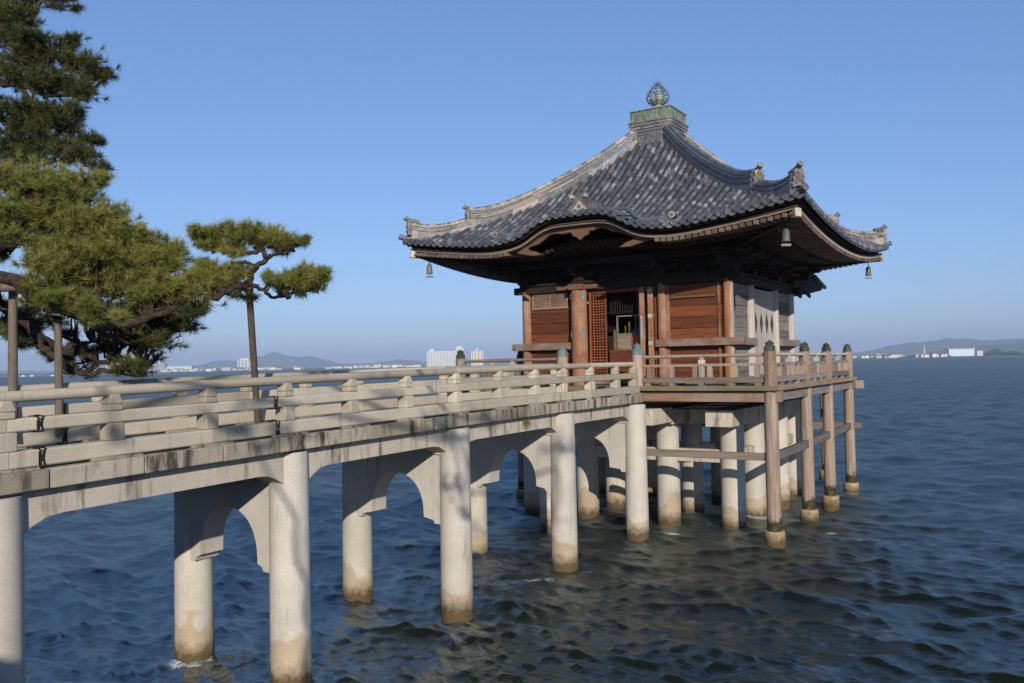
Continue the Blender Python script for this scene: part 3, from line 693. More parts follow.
# doorway
def lattice(name, x0, x1, d, z0, z1, nx, nz):
    mb = MB()
    for x in np.linspace(x0, x1, nx): wbox(mb, 0, x-.013, x+.013, d, d+.022, z0, z1)
    for z in np.linspace(z0, z1, nz): wbox(mb, 0, x0, x1, d+.004, d+.028, z-.013, z+.013)
    o = mb.build(name, M['orange_z'], hall)
    fr = MB(); wbox(fr, 0, x0-.05, x0, d-.01, d+.04, z0-.06, z1+.05); wbox(fr, 0, x1, x1+.05, d-.01, d+.04, z0-.06, z1+.05); wbox(fr, 0, x0, x1, d-.008, d+.038, z0-.06, z0-.012); wbox(fr, 0, x0, x1, d-.008, d+.038, z1+.012, z1+.05)
    fr.build('door_frame', M['orange_z'], o, bevel=.004); return o
lattice('lattice_door', -0.93, -0.50, 2.95, DK+.16, 6.22, 6, 33)
lattice('lattice_door', 0.55, 0.98, 2.95, DK+.16, 6.22, 6, 33)
for x0, x1, nm in ((0.66, 0.78, 'a'), (0.86, 1.0, 'b')):
    fl = MB(); wbox(fl, 0, x0, x1, 3.0+(.18 if nm == 'a' else .1), 3.06+(.2 if nm == 'a' else .12), DK+.05, 6.28, .8); fo = fl.build('folded_door_leaf', M['red_z'], hall, bevel=.01)
    if nm == 'b':
        for z in (6.12, 5.45, 4.72):
            ft = MB(); wbox(ft, 0, x0+.01, x1-.01, 3.06, 3.19, z, z+.1); ft.build('metal_fitting', M['silver'], fo)
    else:
        f2 = MB(); wbox(f2, 0, x0+.03, x1-.03, 3.1, 3.275, 4.9, 5.5); f2.build('pale_strip', M['paleblue'], fo)
mb = MB(); wbox(mb, 0, -1.05, 1.05, 2.9, 2.98, 6.2, 6.30, .4); mb.build('door_head', M['orange_z'], hall, bevel=.006)
mb = MB(); wbox(mb, 0, -.42, .5, 2.7, 2.9, DK+.1, 4.62, .3); mb.build('altar_step', M['red_x'], hall, bevel=.006)
mb = MB(); wbox(mb, 0, -1.05, 1.05, 2.9, 3.1, DK+.01, DK+.12, .5); mb.build('door_sill', M['red_x'], hall, bevel=.006)
# right side: double plank door with lozenge fittings (and the same on the other closed sides)
for k in (1, 2, 3):
    for j, (x0, x1) in enumerate(((-1.06, -.54), (-.53, -.01), (.01, .53), (.54, 1.06))):
        mb = MB(); wbox(mb, k, x0, x1, 2.97, 3.03, DK+.2, 6.24, .55+.12*j); dr = mb.build('door_panel', M['pale_z'], hall, bevel=.006)
        cx = (x0+x1)/2
        mb = MB(); mb.prism([(cx-.13, 5.30), (cx, 5.02), (cx+.13, 5.30), (cx, 5.58)], lambda a, b, d: (*side(k, a, -d), b), 3.03, 3.045, .2); mb.build('lozenge_fitting', M['cap'], dr)
    mb = MB(); wbox(mb, k, -1.08, 1.08, 2.9, 3.0, DK, DK+.2, .4); mb.build('door_sill', M['gray_y'], hall)
# floor and ceiling inside
mb = MB(); mb.box(-2.93, 2.93, -2.93, 2.93, DK+.01, DK+.1, .3); mb.build('floor', M['darky'], hall)
mb = MB(); mb.box(-2.87, 2.87, -2.87, 2.87, 6.6, 6.66, .1); mb.build('ceiling', M['darky'], hall)
mb = MB(); mb.box(-1.1, 1.1, -1.6, -1.5, DK+.1, 6.4, .05); mb.build('dark_backing', M['void'], hall)  # near-black sheet standing in for the shade deep inside the hall
mb = MB()
for z in np.linspace(5.66, 6.18, 2): mb.box(-.5, .55, -2.72, -2.69, z-.02, z+.02, .3)
for x in np.linspace(-.45, .5, 14): mb.box(x-.012, x+.012, -2.72, -2.70, 5.62, 6.25, .4)
mb.build('hanging_slats', M['dark'], hall)

# --- roof surface
def hip(r): return 11.5-1.14*r+0.086*r*r
LIFT = 0.45
def bumpf(s):
    d = abs(s+0.08)
    f = 1/(1+(d/1.38)**5)
    return f*max(0.0, 1-max(0, d-2.2)/0.9) if d > 2.2 else f
def eave_z(k, s, r=E):
    z = hip(r)-LIFT*(r/E)**4+LIFT*(abs(s)/E)**2.0*(r/E)**2
    return z
def roof_z(k, s, r):
    z = eave_z(k, s, r)
    if k == 0: z = max(z, kara(s, r))
    return z
def kara(s, r): return eave_z(0, s, E)+0.64*bumpf(s)+0.10*(E-r)-.001
def edge_z(k, s): return eave_z(k, s, E)+(0.64*bumpf(s) if k == 0 else 0)
roof = None
TOPR = 0.62
PITCHX = 0.215; COURSE = 0.20
tile = MB(); pan = MB(); ends = MB(); base = MB()
ns = int(2*E/PITCHX)//2
for k in range(4):
    P3 = lambda s, r, z, k=k: (*side(k, s, -r), z)
    # underlay
    for j in range(-ns-1, ns+1):
        s0, s1 = j*PITCHX, (j+1)*PITCHX
        s0c, s1c = max(-E, s0), min(E, s1)
        lo = max(TOPR, min(abs(s0c), abs(s1c)))
        # pan tiles as stepped concave courses
        r = E-0.01
        while r > lo-0.001:
            r2 = max(r-COURSE, TOPR-.05)
            tn = random.random()
            rowA = []; rowB = []
            for q in np.linspace(0, 1, 4):
                s = s0c+(s1c-s0c)*q; dip = -0.030*math.sin(PI*q)
                ra_, rb_ = max(r, abs(s)), max(r2, abs(s))
                rowA.append(P3(s, ra_, roof_z(k, s, ra_)+dip+0.012)); rowB.append(P3(s, rb_, roof_z(k, s, rb_)+dip-0.006))
            pan.strip([rowA, rowB], tn)
            low = [(a[0], a[1], a[2]-0.02) for a in rowA]; pan.strip([low, rowA], tn)
            r -= COURSE
    for j in range(-ns, ns+1):
        s = j*PITCHX; lo = max(TOPR, abs(s)+0.02)
        r = E+0.015; first = True
        rowt = random.random()*0.25
        while r > lo+0.03:
            r2 = max(r-COURSE, lo)
            tn = min(1, max(0, random.random()*0.85+rowt*.6))
            za, zb = roof_z(k, s, min(r, E)), roof_z(k, s, r2-.02)
            rows = []
            for (rr, zz, rad) in ((r, za, 0.064), (r-0.02, za+(zb-za)*.09, 0.066), (r2-.02, zb, 0.056)):
                rows.append([P3(s+rad*math.cos(a), rr, zz+0.012+rad*1.0*math.sin(a)) for a in np.linspace(PI, 0, 8)])
            tile.strip(rows, tn)
            lip = [P3(s+(0.064)*math.cos(a)*.72, r, za+0.012+0.064*.72*math.sin(a)) for a in np.linspace(PI, 0, 8)]
            tile.strip([lip, rows[0]], tn*.3)
            if first:
                n = 12; rad = 0.070; zz = za+0.022
                ring = lambda rr, rad: [P3(s+rad*math.cos(a), rr, zz+rad*math.sin(a)) for a in np.linspace(0, 2*PI, n, endpoint=False)]
                vs = ring(r-.05, rad)+ring(r+.025, rad)+ring(r+.025, rad*.74)+ring(r+.012, rad*.72)+[P3(s, r+.024, zz)]
                fs = []
                for a in range(3):
                    for b in range(n): fs.append((a*n+b, a*n+(b+1) % n, (a+1)*n+(b+1) % n, (a+1)*n+b))
                for b in range(n): fs.append((3*n+b, 3*n+(b+1) % n, 4*n))
                ends.add(vs, fs, min(1, .35+random.random()*.5))
                first = False
            r -= COURSE
    # curved front lips of the pan tiles
    for j in range(-ns-1, ns+1):
        s0, s1 = max(-E, j*PITCHX), min(E, (j+1)*PITCHX); tn = random.random()
        A = [P3(s0+(s1-s0)*q, E+.008, edge_z(k, s0+(s1-s0)*q)-.030*math.sin(PI*q)+.012) for q in np.linspace(0, 1, 5)]
        B = [P3(s0+(s1-s0)*q, E+.008, edge_z(k, s0+(s1-s0)*q)-.030*math.sin(PI*q)-.045-.02*math.sin(PI*q)) for q in np.linspace(0, 1, 5)]
        ends.strip([B, A], tn*.7)
    # closed underlay so no light leaks through
    rows = []
    for r in np.linspace(E-.04, TOPR-.1, 26):
        ss = np.linspace(-1, 1, 61)*r
        rows.append([P3(s, r, roof_z(k, s, r)-0.055) for s in ss])
    base.strip(rows, .2)
roof = base.build('roof', M['dark'], hall)
pan.build('pan_tiles', M['pan'], roof, smooth=False)
tile.build('barrel_tiles', M['tile'], roof, ang=60)
ends.build('eave_tiles', M['tile'], roof, ang=40)
# --- hip ridges
def hip_ridge(sx, sy, r0, r1, wd, hg, layers, name='hip_ridge', tip=0.0, m='ridge'):
    """stacked ridge tiles along the diagonal (sx, sy) from r0 to r1"""
    mb = MB(); dn = Vector((sx, sy, 0)).normalized(); pn = Vector((-dn.y, dn.x, 0))
    rs = np.linspace(r0, r1, 34)
    def lift(r):
        t = (r-(r1-0.8))/0.8; return tip*max(0, t)**2.2
    for l in range(layers):
        z0 = hg*l/layers; z1 = hg*(l+1)/layers-.016; w2 = wd/2*(1-0.25*l/layers)+(.018 if l % 2 else 0)
        i = 0
        while i < len(rs)-1:
            stp = random.choice((3, 4, 5)); tn = random.uniform(.15, .95); seg = rs[i:i+stp+1]
            rows = []
            for r in seg:
                c = Vector((sx*r, sy*r, hip(r)+.02+lift(r)))
                rows.append([c-pn*w2+Vector((0, 0, z0-(.3 if l == 0 else 0))), c-pn*w2+Vector((0, 0, z1)), c+pn*w2+Vector((0, 0, z1)), c+pn*w2+Vector((0, 0, z0-(.3 if l == 0 else 0)))])
            mb.strip(rows, tn); mb.add(rows[0], [(0, 1, 2, 3)], tn); mb.add(rows[-1], [(0, 1, 2, 3)], tn)
            i += stp
    # round capping tiles
    i = 0
    while i < len(rs)-1:
        seg = rs[i:i+2]; tn = random.random()
        mb.tube([Vector((sx*r, sy*r, hip(r)+.02+lift(r)+hg)) for r in seg], [0.072, 0.066], 10, tn); i += 1
    return mb.build(name, M[m], roof, ang=40)
def oni(sx, sy, r, z, h, wd):
    """ridge-end ornament: plate with horns, boss and a projecting round tile"""
    dn = Vector((sx, sy, 0)).normalized(); pn = Vector((-dn.y, dn.x, 0)); c = Vector((sx*r, sy*r, z))
    mb = MB()
    ol = [(-.5, -.12), (-.56, .12), (-.44, .2), (-.5, .42), (-.36, .52), (-.40, .78), (-.2, .86), (0, .98), (.2, .86), (.40, .78), (.36, .52), (.5, .42), (.44, .2), (.56, .12), (.5, -.12), (.18, -.02), (-.18, -.02)]
    fn = lambda a, b, d: c+pn*(a*wd)+Vector((0, 0, b*h))+dn*d
    mb.prism(ol, fn, -.02, .07, .8)
    for a, b, s in ((-.2, .5, .07), (.2, .5, .07), (0, .36, .08), (-.28, .2, .06), (.28, .2, .06), (0, .66, .06)):
        cc = fn(a, b, .07); mb.tube([cc, cc+dn*.03], [s, s*.6], 8, .4)
    # projecting round tile on top (curving up and outward)
    ps = [c+Vector((0, 0, h*.78))-dn*.28, c+Vector((0, 0, h*.88))-dn*.05, c+Vector((0, 0, h*.96))+dn*.05, c+Vector((0, 0, h*1.08))+dn*.13]
    mb.tube(ps, [.062, .062, .062, .066], 12, .3)
    e = ps[-1]; mb.tube([e, e+(ps[-1]-ps[-2]).normalized()*.02], [.076, .076], 14, .9)
    mb.build('ridge_end_tile', M['oni'], roof, ang=35)
for sx, sy in ((-1, -1), (1, -1), (1, 1), (-1, 1)):
    hip_ridge(sx, sy, 0.55, 4.16, 0.36, 0.34, 5, tip=0.16, m='slate_shade' if (sx, sy) == (1, -1) else 'ridge')  # front-right hip: its sunless side painted as darker, bluer tile
    hip_ridge(sx, sy, 4.10, 5.36, 0.34, 0.22, 4, tip=0.22, m='slate_shade' if (sx, sy) == (1, -1) else 'ridge')
    oni(sx, sy, 4.18, hip(4.18)+.16, .42, .30); oni(sx, sy, 5.38, hip(5.38)+.18, .42, .29)
    # corner tile poking out beyond the eave
    d = Vector((sx, sy, 0)).normalized(); c = Vector((sx*5.42, sy*5.42, hip(5.42)+.06))
    MB().tube([c-d*.1, c+d*.1, c+d*.25+Vector((0, 0, .05))], [.075, .075, .08], 12, .7).build('corner_tile', M['tile'], roof)
# --- undulating front gable ridge
mb = MB()
path = []
for s in np.linspace(-2.55, 2.45, 46):
    # back line of the gable: where it meets the main slope
    r = E
    while r > 3.4 and eave_z(0, s, r) < kara(s, r)+.0: r -= 0.02
    r = min(r+.12, E-.36)
    path.append((s, r, max(eave_z(0, s, r), kara(s, r))))
for l in range(2):
    for i in range(0, len(path)-1, 3):
        seg = path[i:i+4]; tn = random.random(); rows = []
        for s, r, z in seg:
            z0, z1 = z+.02+.05*l, z+.062+.05*l; hw = .13-.025*l
            rows.append([(s, -r-hw, z0-.06), (s, -r-hw, z1), (s, -r+hw, z1), (s, -r+hw, z0-.06)])
        mb.strip(rows, tn); mb.add(rows[0], [(0, 1, 2, 3)], tn); mb.add(rows[-1], [(0, 1, 2, 3)], tn)
mb.tube([(s, -r, z+.115) for s, r, z in path], .05, 10, .55)
mb.build('gable_ridge', M['slate_shade'], roof, ang=40)
for s, r, z in (path[0], path[-1]):
    mb = MB(); mb.tube([(s, -r+.1, z+.12), (s, -r-.13, z+.10)], .07, 14, .3); mb.tube([(s, -r-.13, z+.10), (s, -r-.155, z+.10)], .082, 14, .9); mb.tube([(s, -r-.154, z+.10), (s, -r-.162, z+.10)], .04, 10, 0)
    mb.build('ridge_end_disc', M['oni'], roof)
# short crest ridge and its triangular front ornament
mb = MB()
sc_ = -0.12; zc = path[23][2]; rc = path[23][1]
for l in range(3): mb.box(sc_-.14+.02*l, sc_+.14-.02*l, -4.98, -3.55, zc+.06+.075*l, zc+.128+.075*l)
mb.tube([(sc_, -4.98, zc+.31), (sc_, -3.5, zc+.31)], .07, 10)
mb.build('crest_ridge', M['tile'], roof, bevel=.008)
mb = MB(); ol = [(-.34, -.02), (-.30, .10), (-.2, .22), (-.24, .36), (-.12, .34), (0, .46), (.12, .34), (.24, .36), (.2, .22), (.30, .10), (.34, -.02)]
mb.prism([(sc_+a, zc+.02+b*.95) for a, b in ol], lambda a, b, d: (a, -d, b), 4.96, 5.06, .2)
mb.prism([(sc_-.22, zc+.02), (sc_, zc+.26), (sc_+.22, zc+.02)], lambda a, b, d: (a, -d, b), 5.06, 5.09, 1.0)
mb.tube([(sc_, -5.09, zc+.11), (sc_, -5.11, zc+.11)], .05, 12, .3)
for sx in (-1, 1): mb.tube([(sc_+sx*.2, -5.05, zc+.36), (sc_+sx*.2, -5.12, zc+.38)], .06, 10, 1)
mb.build('crest_ornament', M['oni'], roof, ang=30)
# --- top: flared neck, copper box, lotus, jewel and flame halo
mb = MB()
for r0, r1, z0, z1 in ((.64, .62, 10.72, 11.155), (.645, .645, 11.16, 11.24), (.66, .66, 11.245, 11.33), (.675, .685, 11.335, 11.42), (.70, .71, 11.425, 11.475)):
    v = [(-r0, -r0, z0), (r0, -r0, z0), (r0, r0, z0), (-r0, r0, z0), (-r1, -r1, z1), (r1, -r1, z1), (r1, r1, z1), (-r1, r1, z1)]
    mb.add(v, [(0, 3, 2, 1), (4, 5, 6, 7), (0, 1, 5, 4), (1, 2, 6, 5), (2, 3, 7, 6), (3, 0, 4, 7)], .45)
mb.build('ridge_collar', M['ridge'], roof, bevel=.01)
mb = MB(); mb.box(-.63, .63, -.63, .63, 11.476, 11.79); mb.box(-.66, .66, -.66, .66, 11.791, 11.83); mb.box(-.655, .655, -.655, .655, 11.476, 11.515)
for k in range(4):
    for x in np.linspace(-.6, .6, 7): wbox(mb, k, x-.015, x+.015, .625, .65, 11.516, 11.79, .8)
fin = mb.build('copper_box', M['patina'], roof, bevel=.01)
MB().lathe((0, 0, 0), [(.42, 11.83), (.40, 11.88), (.30, 11.96), (.16, 12.02), (.11, 12.06), (.12, 12.09), (.19, 12.11), (.235, 12.17), (.245, 12.25), (.215, 12.34), (.13, 12.42), (.05, 12.49), (.015, 12.60)], 24, .8).build('jewel', M['jewel'], roof, ang=60)
mb = MB()
vdir = Vector((0.45, -0.89, 0)).normalized(); 
for a in np.linspace(0, PI, 6)[:-1]:           # open flame halo: leaf-shaped ribs round the jewel
    ax = Vector((math.cos(a), math.sin(a), 0)); prof = []
    for t in np.linspace(0, 1, 17):
        z = 12.05+t*.74; wv = .34*math.sin(PI*t**.60)**1.0 if 0 < t < 1 else 0
        prof.append((wv, z))
    for sgn in (-1, 1):
        mb.tube([ax*(sgn*wv)+Vector((0, 0, z)) for wv, z in prof], .010, 5)
        for i in range(2, 15, 2):
            wv, z = prof[i]; o = ax*(sgn*wv)+Vector((0, 0, z)); mb.tube([o, o+ax*(sgn*.05)+Vector((0, 0, .09))], [.011, .003], 4)
for t in (.2, .35, .5, .65, .8):
    wv = .34*math.sin(PI*t**.60)**1.0; z = 12.05+t*.74
    mb.tube([(wv*math.cos(a), wv*math.sin(a), z) for a in np.linspace(0, 2*PI, 25)], .010, 5, cap=False)
mb.tube([(0, 0, 12.66), (0, 0, 12.90)], [.02, .006], 6)
mb.build('flame_halo', M['bell'], roof)
# --- eave boards and rafters
def eave_strip(k, r, w, ztop, zbot, m, name, smax=None, n=81):
    sm = smax or r; mb = MB(); ss = np.linspace(-sm, sm, n); rows = []
    for s in ss:
        z = edge_z(k, s*E/r if abs(s) > 3.2 else s)
        A = side(k, s, -r); s2 = s*(r-w)/r if abs(s) > r-.5 else s
        B = side(k, s2, -(r-w))
        rows.append([(*A, z+zbot), (*A, z+ztop), (*B, z+ztop), (*B, z+zbot), (*A, z+zbot)])
    mb.strip(rows, .6); return mb.build(name, m, roof, ang=35)
for k in range(4):
    ax = k % 2
    eave_strip(k, E-.11, .32, -.05, -.125, M['dark'] if not ax else M['darky'], 'tile_board')  # dark wood on these upper boards paints the shaded gap below the tiles
    eave_strip(k, E-.26, .20, -.12, -.20, M['dark'] if not ax else M['darky'], 'eave_board')
    eave_strip(k, E-.17, .16, -.20, -.275, M['eave_x'] if not ax else M['pale_y'], 'eave_beam')
    sp = 0.158; nn = int((E-.3)/sp)
    for tier, (ra0, rb, dz, wd, hg) in enumerate(((E-.165, 4.3, -.322, .112, .092), (4.55, 2.96, -.45, .095, .11))):
        mb = MB()
        for j in range(-nn, nn+1):
            s = j*sp+.02
            tn = random.random(); ra = ra0
            if k == 0 and tier == 0 and abs(s+.08) < 2.0: continue
            rb2 = max(rb, abs(s)+.05)
            if ra-rb2 < .08: continue
            bz_ = 0.64*bumpf(s) if k == 0 else 0
            za = eave_z(k, s, E)+dz+bz_*(1 if ra > 4.6 else .55)
            zb = eave_z(k, s*.9, E)+dz+.10*(ra-rb2)/1.0+bz_*(.5 if ra > 4.6 else .0)
            if ra < 4.6: za += .13; zb += .16
            a = side(k, s, -ra); b = side(k, s, -rb2)
            mb.bar((*a, za), (*b, zb), wd, hg, tn)
        if k == 0 and tier == 0:
            h_ = next(i for i, v_ in enumerate(mb.v) if v_[0] > 0); nf = h_//8*6
            m2 = MB(); m2.v = mb.v[h_:]; m2.f = [tuple(i-h_ for i in f) for f in mb.f[nf:]]; m2.t = mb.t[nf:]
            m2.build('rafters', M['rafter_lit'], roof); mb.v = mb.v[:h_]; mb.f = mb.f[:nf]; mb.t = mb.t[:nf]
        mb.build('rafters', M['rafter_lit'] if tier == 0 else M['rafter'], roof)
    # boarding above the rafters
    mb = MB(); rows = []
    for r in np.linspace(E-.12, 2.9, 10):
        row = []
        for q in np.linspace(-1, 1, 61):
            s = q*r; b_ = 0.64*bumpf(s) if k == 0 else 0
            t = (E-r)/(E-2.9); z = eave_z(k, s*E/r, E)*(1-t)+(eave_z(k, 0, E)+LIFT*q*q*.3)*t-.215+.36*t+b_*(1-.75*t)
            row.append((*side(k, s, -r), z))
        rows.append(row)
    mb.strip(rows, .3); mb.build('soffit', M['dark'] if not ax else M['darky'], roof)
# corner beams with pale shod ends
for sx, sy in ((-1, -1), (1, -1), (1, 1), (-1, 1)):
    MB().bar((sx*3.0, sy*3.0, 7.12), (sx*5.30, sy*5.30, 7.45), .14, .18).build('corner_beam', M['dark'], roof, bevel=.01)
    MB().bar((sx*5.28, sy*5.28, 7.447), (sx*5.38, sy*5.38, 7.462), .15, .19).build('corner_beam_cap', M['end'], roof, bevel=.01)
# gable board and pendants under the undulating eave
mb = MB(); up = []; lo = []
for s in np.linspace(-2.35, 2.2, 60):
    z = edge_z(0, s); t = (s+2.35)/4.55
    e = min(t, 1-t)*2
    th = .08+.13*min(1, e*2.2)+(.03*math.sin(s*9) if e > .3 else 0)
    up.append((s, z-.19)); lo.append((s, z-.19-th))
mb.prism(up+lo[::-1], lambda a, b, d: (a, -d, b), E-.44, E-.35, .7)
gb = mb.build('gable_board', M['hafu'], roof, ang=30)
mb = MB()
ol = [(-.62, .16), (-.45, .06), (-.38, -.03), (-.26, -.01), (-.2, -.12), (-.08, -.16), (0, -.24), (.08, -.16), (.2, -.12), (.26, -.01), (.38, -.03), (.45, .06), (.62, .16)]
mb.prism([(a-.05, 7.62+b) for a, b in ol], lambda a, b, d: (a, -d, b), E-.41, E-.32, .8); mb.build('gable_pendant', M['hafu'], gb, ang=25)
for sx in (-1, 1):
    mb = MB(); x0 = -.08+sx*1.72
    ol = [(0, .2), (-sx*.18, .24), (-sx*.2, .12), (-sx*.42, .06), (-sx*.62, -.04), (-sx*.36, -.05), (-sx*.1, 0), (sx*.12, .06)]
    mb.prism([(x0+a, 7.15+b) for a, b in ol], lambda a, b, d: (a, -d, b), E-.42, E-.33, .8); mb.build('gable_pendant', M['hafu'], gb, ang=25)
# rear porch roof seen past the right-hand corner
mb = MB(); rows = []
for y in np.linspace(4.2, 6.6, 10):
    t = (y-4.2)/2.4
    rows.append([(x, y, 7.28-.85*t+.10*t*t+.25*t*(abs(x)/3.2)**3) for x in np.linspace(-3.2, 3.2, 41)])
rp = MB()
for j in range(40):
    rp.strip([[r_[j], r_[j+1]] for r_ in rows], random.random())
rp.strip([[(p[0], p[1], p[2]-.14) for p in r_] for r_ in rows], .2)
for e in (0, -1):
    rp.strip([[(r_[e][0], r_[e][1], r_[e][2]-.14), r_[e]] for r_ in rows], .5)
rp.strip([[(p[0], p[1], p[2]-.14) for p in rows[-1]], rows[-1]], .5)
rpo = rp.build('rear_porch_roof', M['pan'], roof)
mb = MB()
for x in np.linspace(-3.2, 3.2, 30):
    mb.tube([(x, y, 7.28-.85*t+.10*t*t+.25*t*(abs(x)/3.2)**3+.03) for y, t in [(4.2+2.4*q, q) for q in np.linspace(0, 1.01, 9)]], .062, 8)
for y in np.linspace(5.2, 6.6, 8):
    t = (y-4.2)/2.4; z = 7.28-.85*t+.10*t*t+.25*t
    for sx in (-1, 1): mb.tube([(sx*3.1, y, z+.03), (sx*3.34, y, z-.06)], .062, 8)
mb.build('porch_barrel_tiles', M['tile'], roof)
mb = MB()
for x in np.linspace(-2.9, 2.9, 20): mb.bar((x, 3.2, 7.0), (x, 6.1, 6.42), .08, .10)
mb.box(-2.2, 2.2, 5.8, 5.95, 6.20, 6.39); mb.box(1.3, 1.5, 3.1, 5.9, 6.06, 6.198); mb.box(-1.5, -1.3, 3.1, 5.9, 6.06, 6.198)
for x in (-1.4, 1.4): mb.box(x-.1, x+.1, 5.78, 5.98, DK-.34, 6.2)
mb.build('rear_porch_frame', M['darky'], hall)

# --- things hanging from and standing in the hall
names = {(-1, -1): 'left front', (1, -1): 'near right', (1, 1): 'far right', (-1, 1): 'hidden rear left'}
for (sx, sy), nm in names.items():
    x, y = sx*5.0, sy*5.0; t = thing('hanging_bell', f'greenish bronze wind bell hanging under the {nm} corner of the temple eave', 'bell', (x, y, 7.32), 'wind bells under the roof corners')
    MB().tube([(x, y, 7.34), (x, y, 7.19)], .012, 6).build('hook', M['black'], t)
    MB().lathe((x, y, 0), [(.098, 6.90), (.088, 6.93), (.083, 7.02), (.077, 7.11), (.058, 7.165), (.025, 7.185), (.018, 7.20)], 18, .7).build('bell_body', M['bell'], t, ang=40)
    mb = MB(); mb.tube([(x, y, 6.93), (x, y, 6.84)], .008, 5); mb.bar((x-.11*.85, y-.11*.53, 6.82), (x+.11*.85, y+.11*.53, 6.82), .012, .05); mb.build('wind_plate', M['bell'], t)
# glass case on the altar step
t = thing('display_case', 'glass-fronted metal case standing in the temple doorway', 'display case', (0.05, -2.55, 4.62))
mb = MB()
for x in (-.30, .46): mb.box(x-.018, x+.018, -2.62, -2.585, 4.62, 5.58)
for z in (4.64, 5.06, 5.56): mb.box(-.28, .44, -2.62, -2.588, z-.018, z+.018)
mb.box(.24, .265, -2.62, -2.588, 5.08, 5.54)
mb.build('frame', M['metal'], t)
MB().box(-.28, .44, -2.6, -2.58, 4.66, 5.04, .5).build('lower_panel', M['gray_x'], t)
MB().box(-.30, .46, -2.56, -2.1, 4.625, 4.66, .3).build('base', M['metal'], t)
tag(MB().box(.14, .40, -2.645, -2.625, 4.74, 4.98).build('orange_notice', M['orange'], bevel=.01), 'orange notice leaning on the metal case in the temple doorway', 'notice')
mb = MB(); mb.prism([(.12, 5.08), (.44, 5.08), (.42, 5.17), (.30, 5.21), (.14, 5.16)], lambda a, b, d: (a, d, b), -2.57, -2.50); tag(mb.build('blue_cloth', M['blue'], bevel=.01), 'blue cloth lying inside the case in the temple doorway', 'cloth')
for i, (x, h, r) in enumerate(((-.12, .22, .035), (0, .34, .045), (.08, .2, .03))):
    o = MB().lathe((x, -2.48, 5.08), [(r, 0), (r*.5, .03), (r*.45, h*.5), (r*.9, h*.62), (r*.7, h*.75), (r*.4, h*.86), (r*.5, h*.93), (r*.15, h)], 14).build('altar_ornament', M['gold'], ang=40)
    tag(o, ('short gold ornament at the left', 'tallest gold ornament in the middle', 'small slim gold ornament at the right')[i]+' inside the doorway case', 'ornament', 'altar ornaments in the doorway')
t = MB().lathe((-.36, -2.66, 4.6), [(.06, 0), (.07, .2), (.05, .34), (.06, .42), (.02, .6)], 12).build('altar_vase', M['gold'], ang=40); tag(t, 'gold altar vase at the left jamb of the temple doorway', 'vase')

# ================================================================== PINES
def needles(tufts, nper, ln, wd, seedv):
    """tufts: (pos, dir, tone); fans of thin needles"""
    g = np.random.default_rng(seedv); n = len(tufts); pos = np.array([t[0] for t in tufts]); dr = np.array([t[1] for t in tufts]); tn = np.array([t[2] for t in tufts])
    dr /= np.linalg.norm(dr, axis=1)[:, None]
    V = []; T = []
    pos = np.repeat(pos, nper, 0); dr = np.repeat(dr, nper, 0); tn = np.repeat(tn, nper)
    k = len(pos)
    d = dr*g.uniform(0.25, 1.1, (k, 1))+g.normal(0, .62, (k, 3)); d /= np.linalg.norm(d, axis=1)[:, None]
    st = pos-dr*g.uniform(0, .06, (k, 1))
    l = ln*g.uniform(.65, 1.15, (k, 1))
    s = np.cross(d, g.normal(0, 1, (k, 3))); s /= np.linalg.norm(s, axis=1)[:, None]; s *= wd/2
    V = np.stack([st-s, st+s, st+d*l], 1).reshape(-1, 3)
    Fa = np.arange(k*3).reshape(-1, 3)
    return V, Fa, np.clip(tn+g.normal(0, .12, k), 0, 1)
def grow(pads, anchors, tree, mneedle, seedv, tuft_n=1.0, ln=0.115, wd=0.0065, nper=42, tone0=.5, up=.5):
    """each pad: centre, radii (along R, up, depth), count; twigs start at the nearest anchor on a limb"""
    g = np.random.default_rng(seedv); A = np.array(anchors)
    Rh = np.array([R0[0], R0[1], 0]); Fh = np.array([-math.sin(YAW), math.cos(YAW), 0])
    for (c, ra, rb, rc, cnt, tilt) in pads:
        c = np.array(c, float); tufts = []; tw = MB(); pt = g.normal(0, .13)
        cnt = int(cnt*tuft_n); nb = max(3, cnt//9)
        a0 = A[np.argmin(np.linalg.norm(A-c+np.array([0, 0, rb]), axis=1))]
        for b in range(nb):
            e = g.normal(0, 1, 3); e /= np.linalg.norm(e); e *= g.uniform(.35, .92)
            tip = c+Rh*(e[0]*ra)+Fh*(e[1]*rc)+np.array([0, 0, e[2]*rb*.8+tilt*e[0]])
            mid = a0*.45+tip*.55+np.array([0, 0, -.10*rb])+g.normal(0, .05, 3)
            pts = [a0, a0*.7+mid*.3+g.normal(0, .03, 3), mid, mid*.5+tip*.5+g.normal(0, .03, 3), tip]
            tw.tube(pts, [.022, .018, .013, .009, .005], 4, .5, cap=False)
            for j in range(max(1, cnt//nb)):
                t = g.uniform(.55, 1.0); base_ = mid*(1-t)+tip*t if t < 1 else tip
                off = g.normal(0, 1, 3); off /= np.linalg.norm(off); off *= g.uniform(.04, .34)*min(1, ra*2.5); off[2] = abs(off[2])*.8-.02
                pos = base_+off
                d = off/np.linalg.norm(off)*.8+np.array([0, 0, up])+(pos-c)*.35
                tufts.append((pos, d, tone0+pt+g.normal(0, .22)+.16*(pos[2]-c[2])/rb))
                tw.tube([base_, pos], [.005, .003], 3, .5, cap=False)
        V, Fa, T = needles(tufts, nper, ln, wd, seedv+len(tufts))
        cr = raw_mesh('crown', V, Fa, mneedle, T, tree)
        tw.build('twigs', M['bark'], cr)
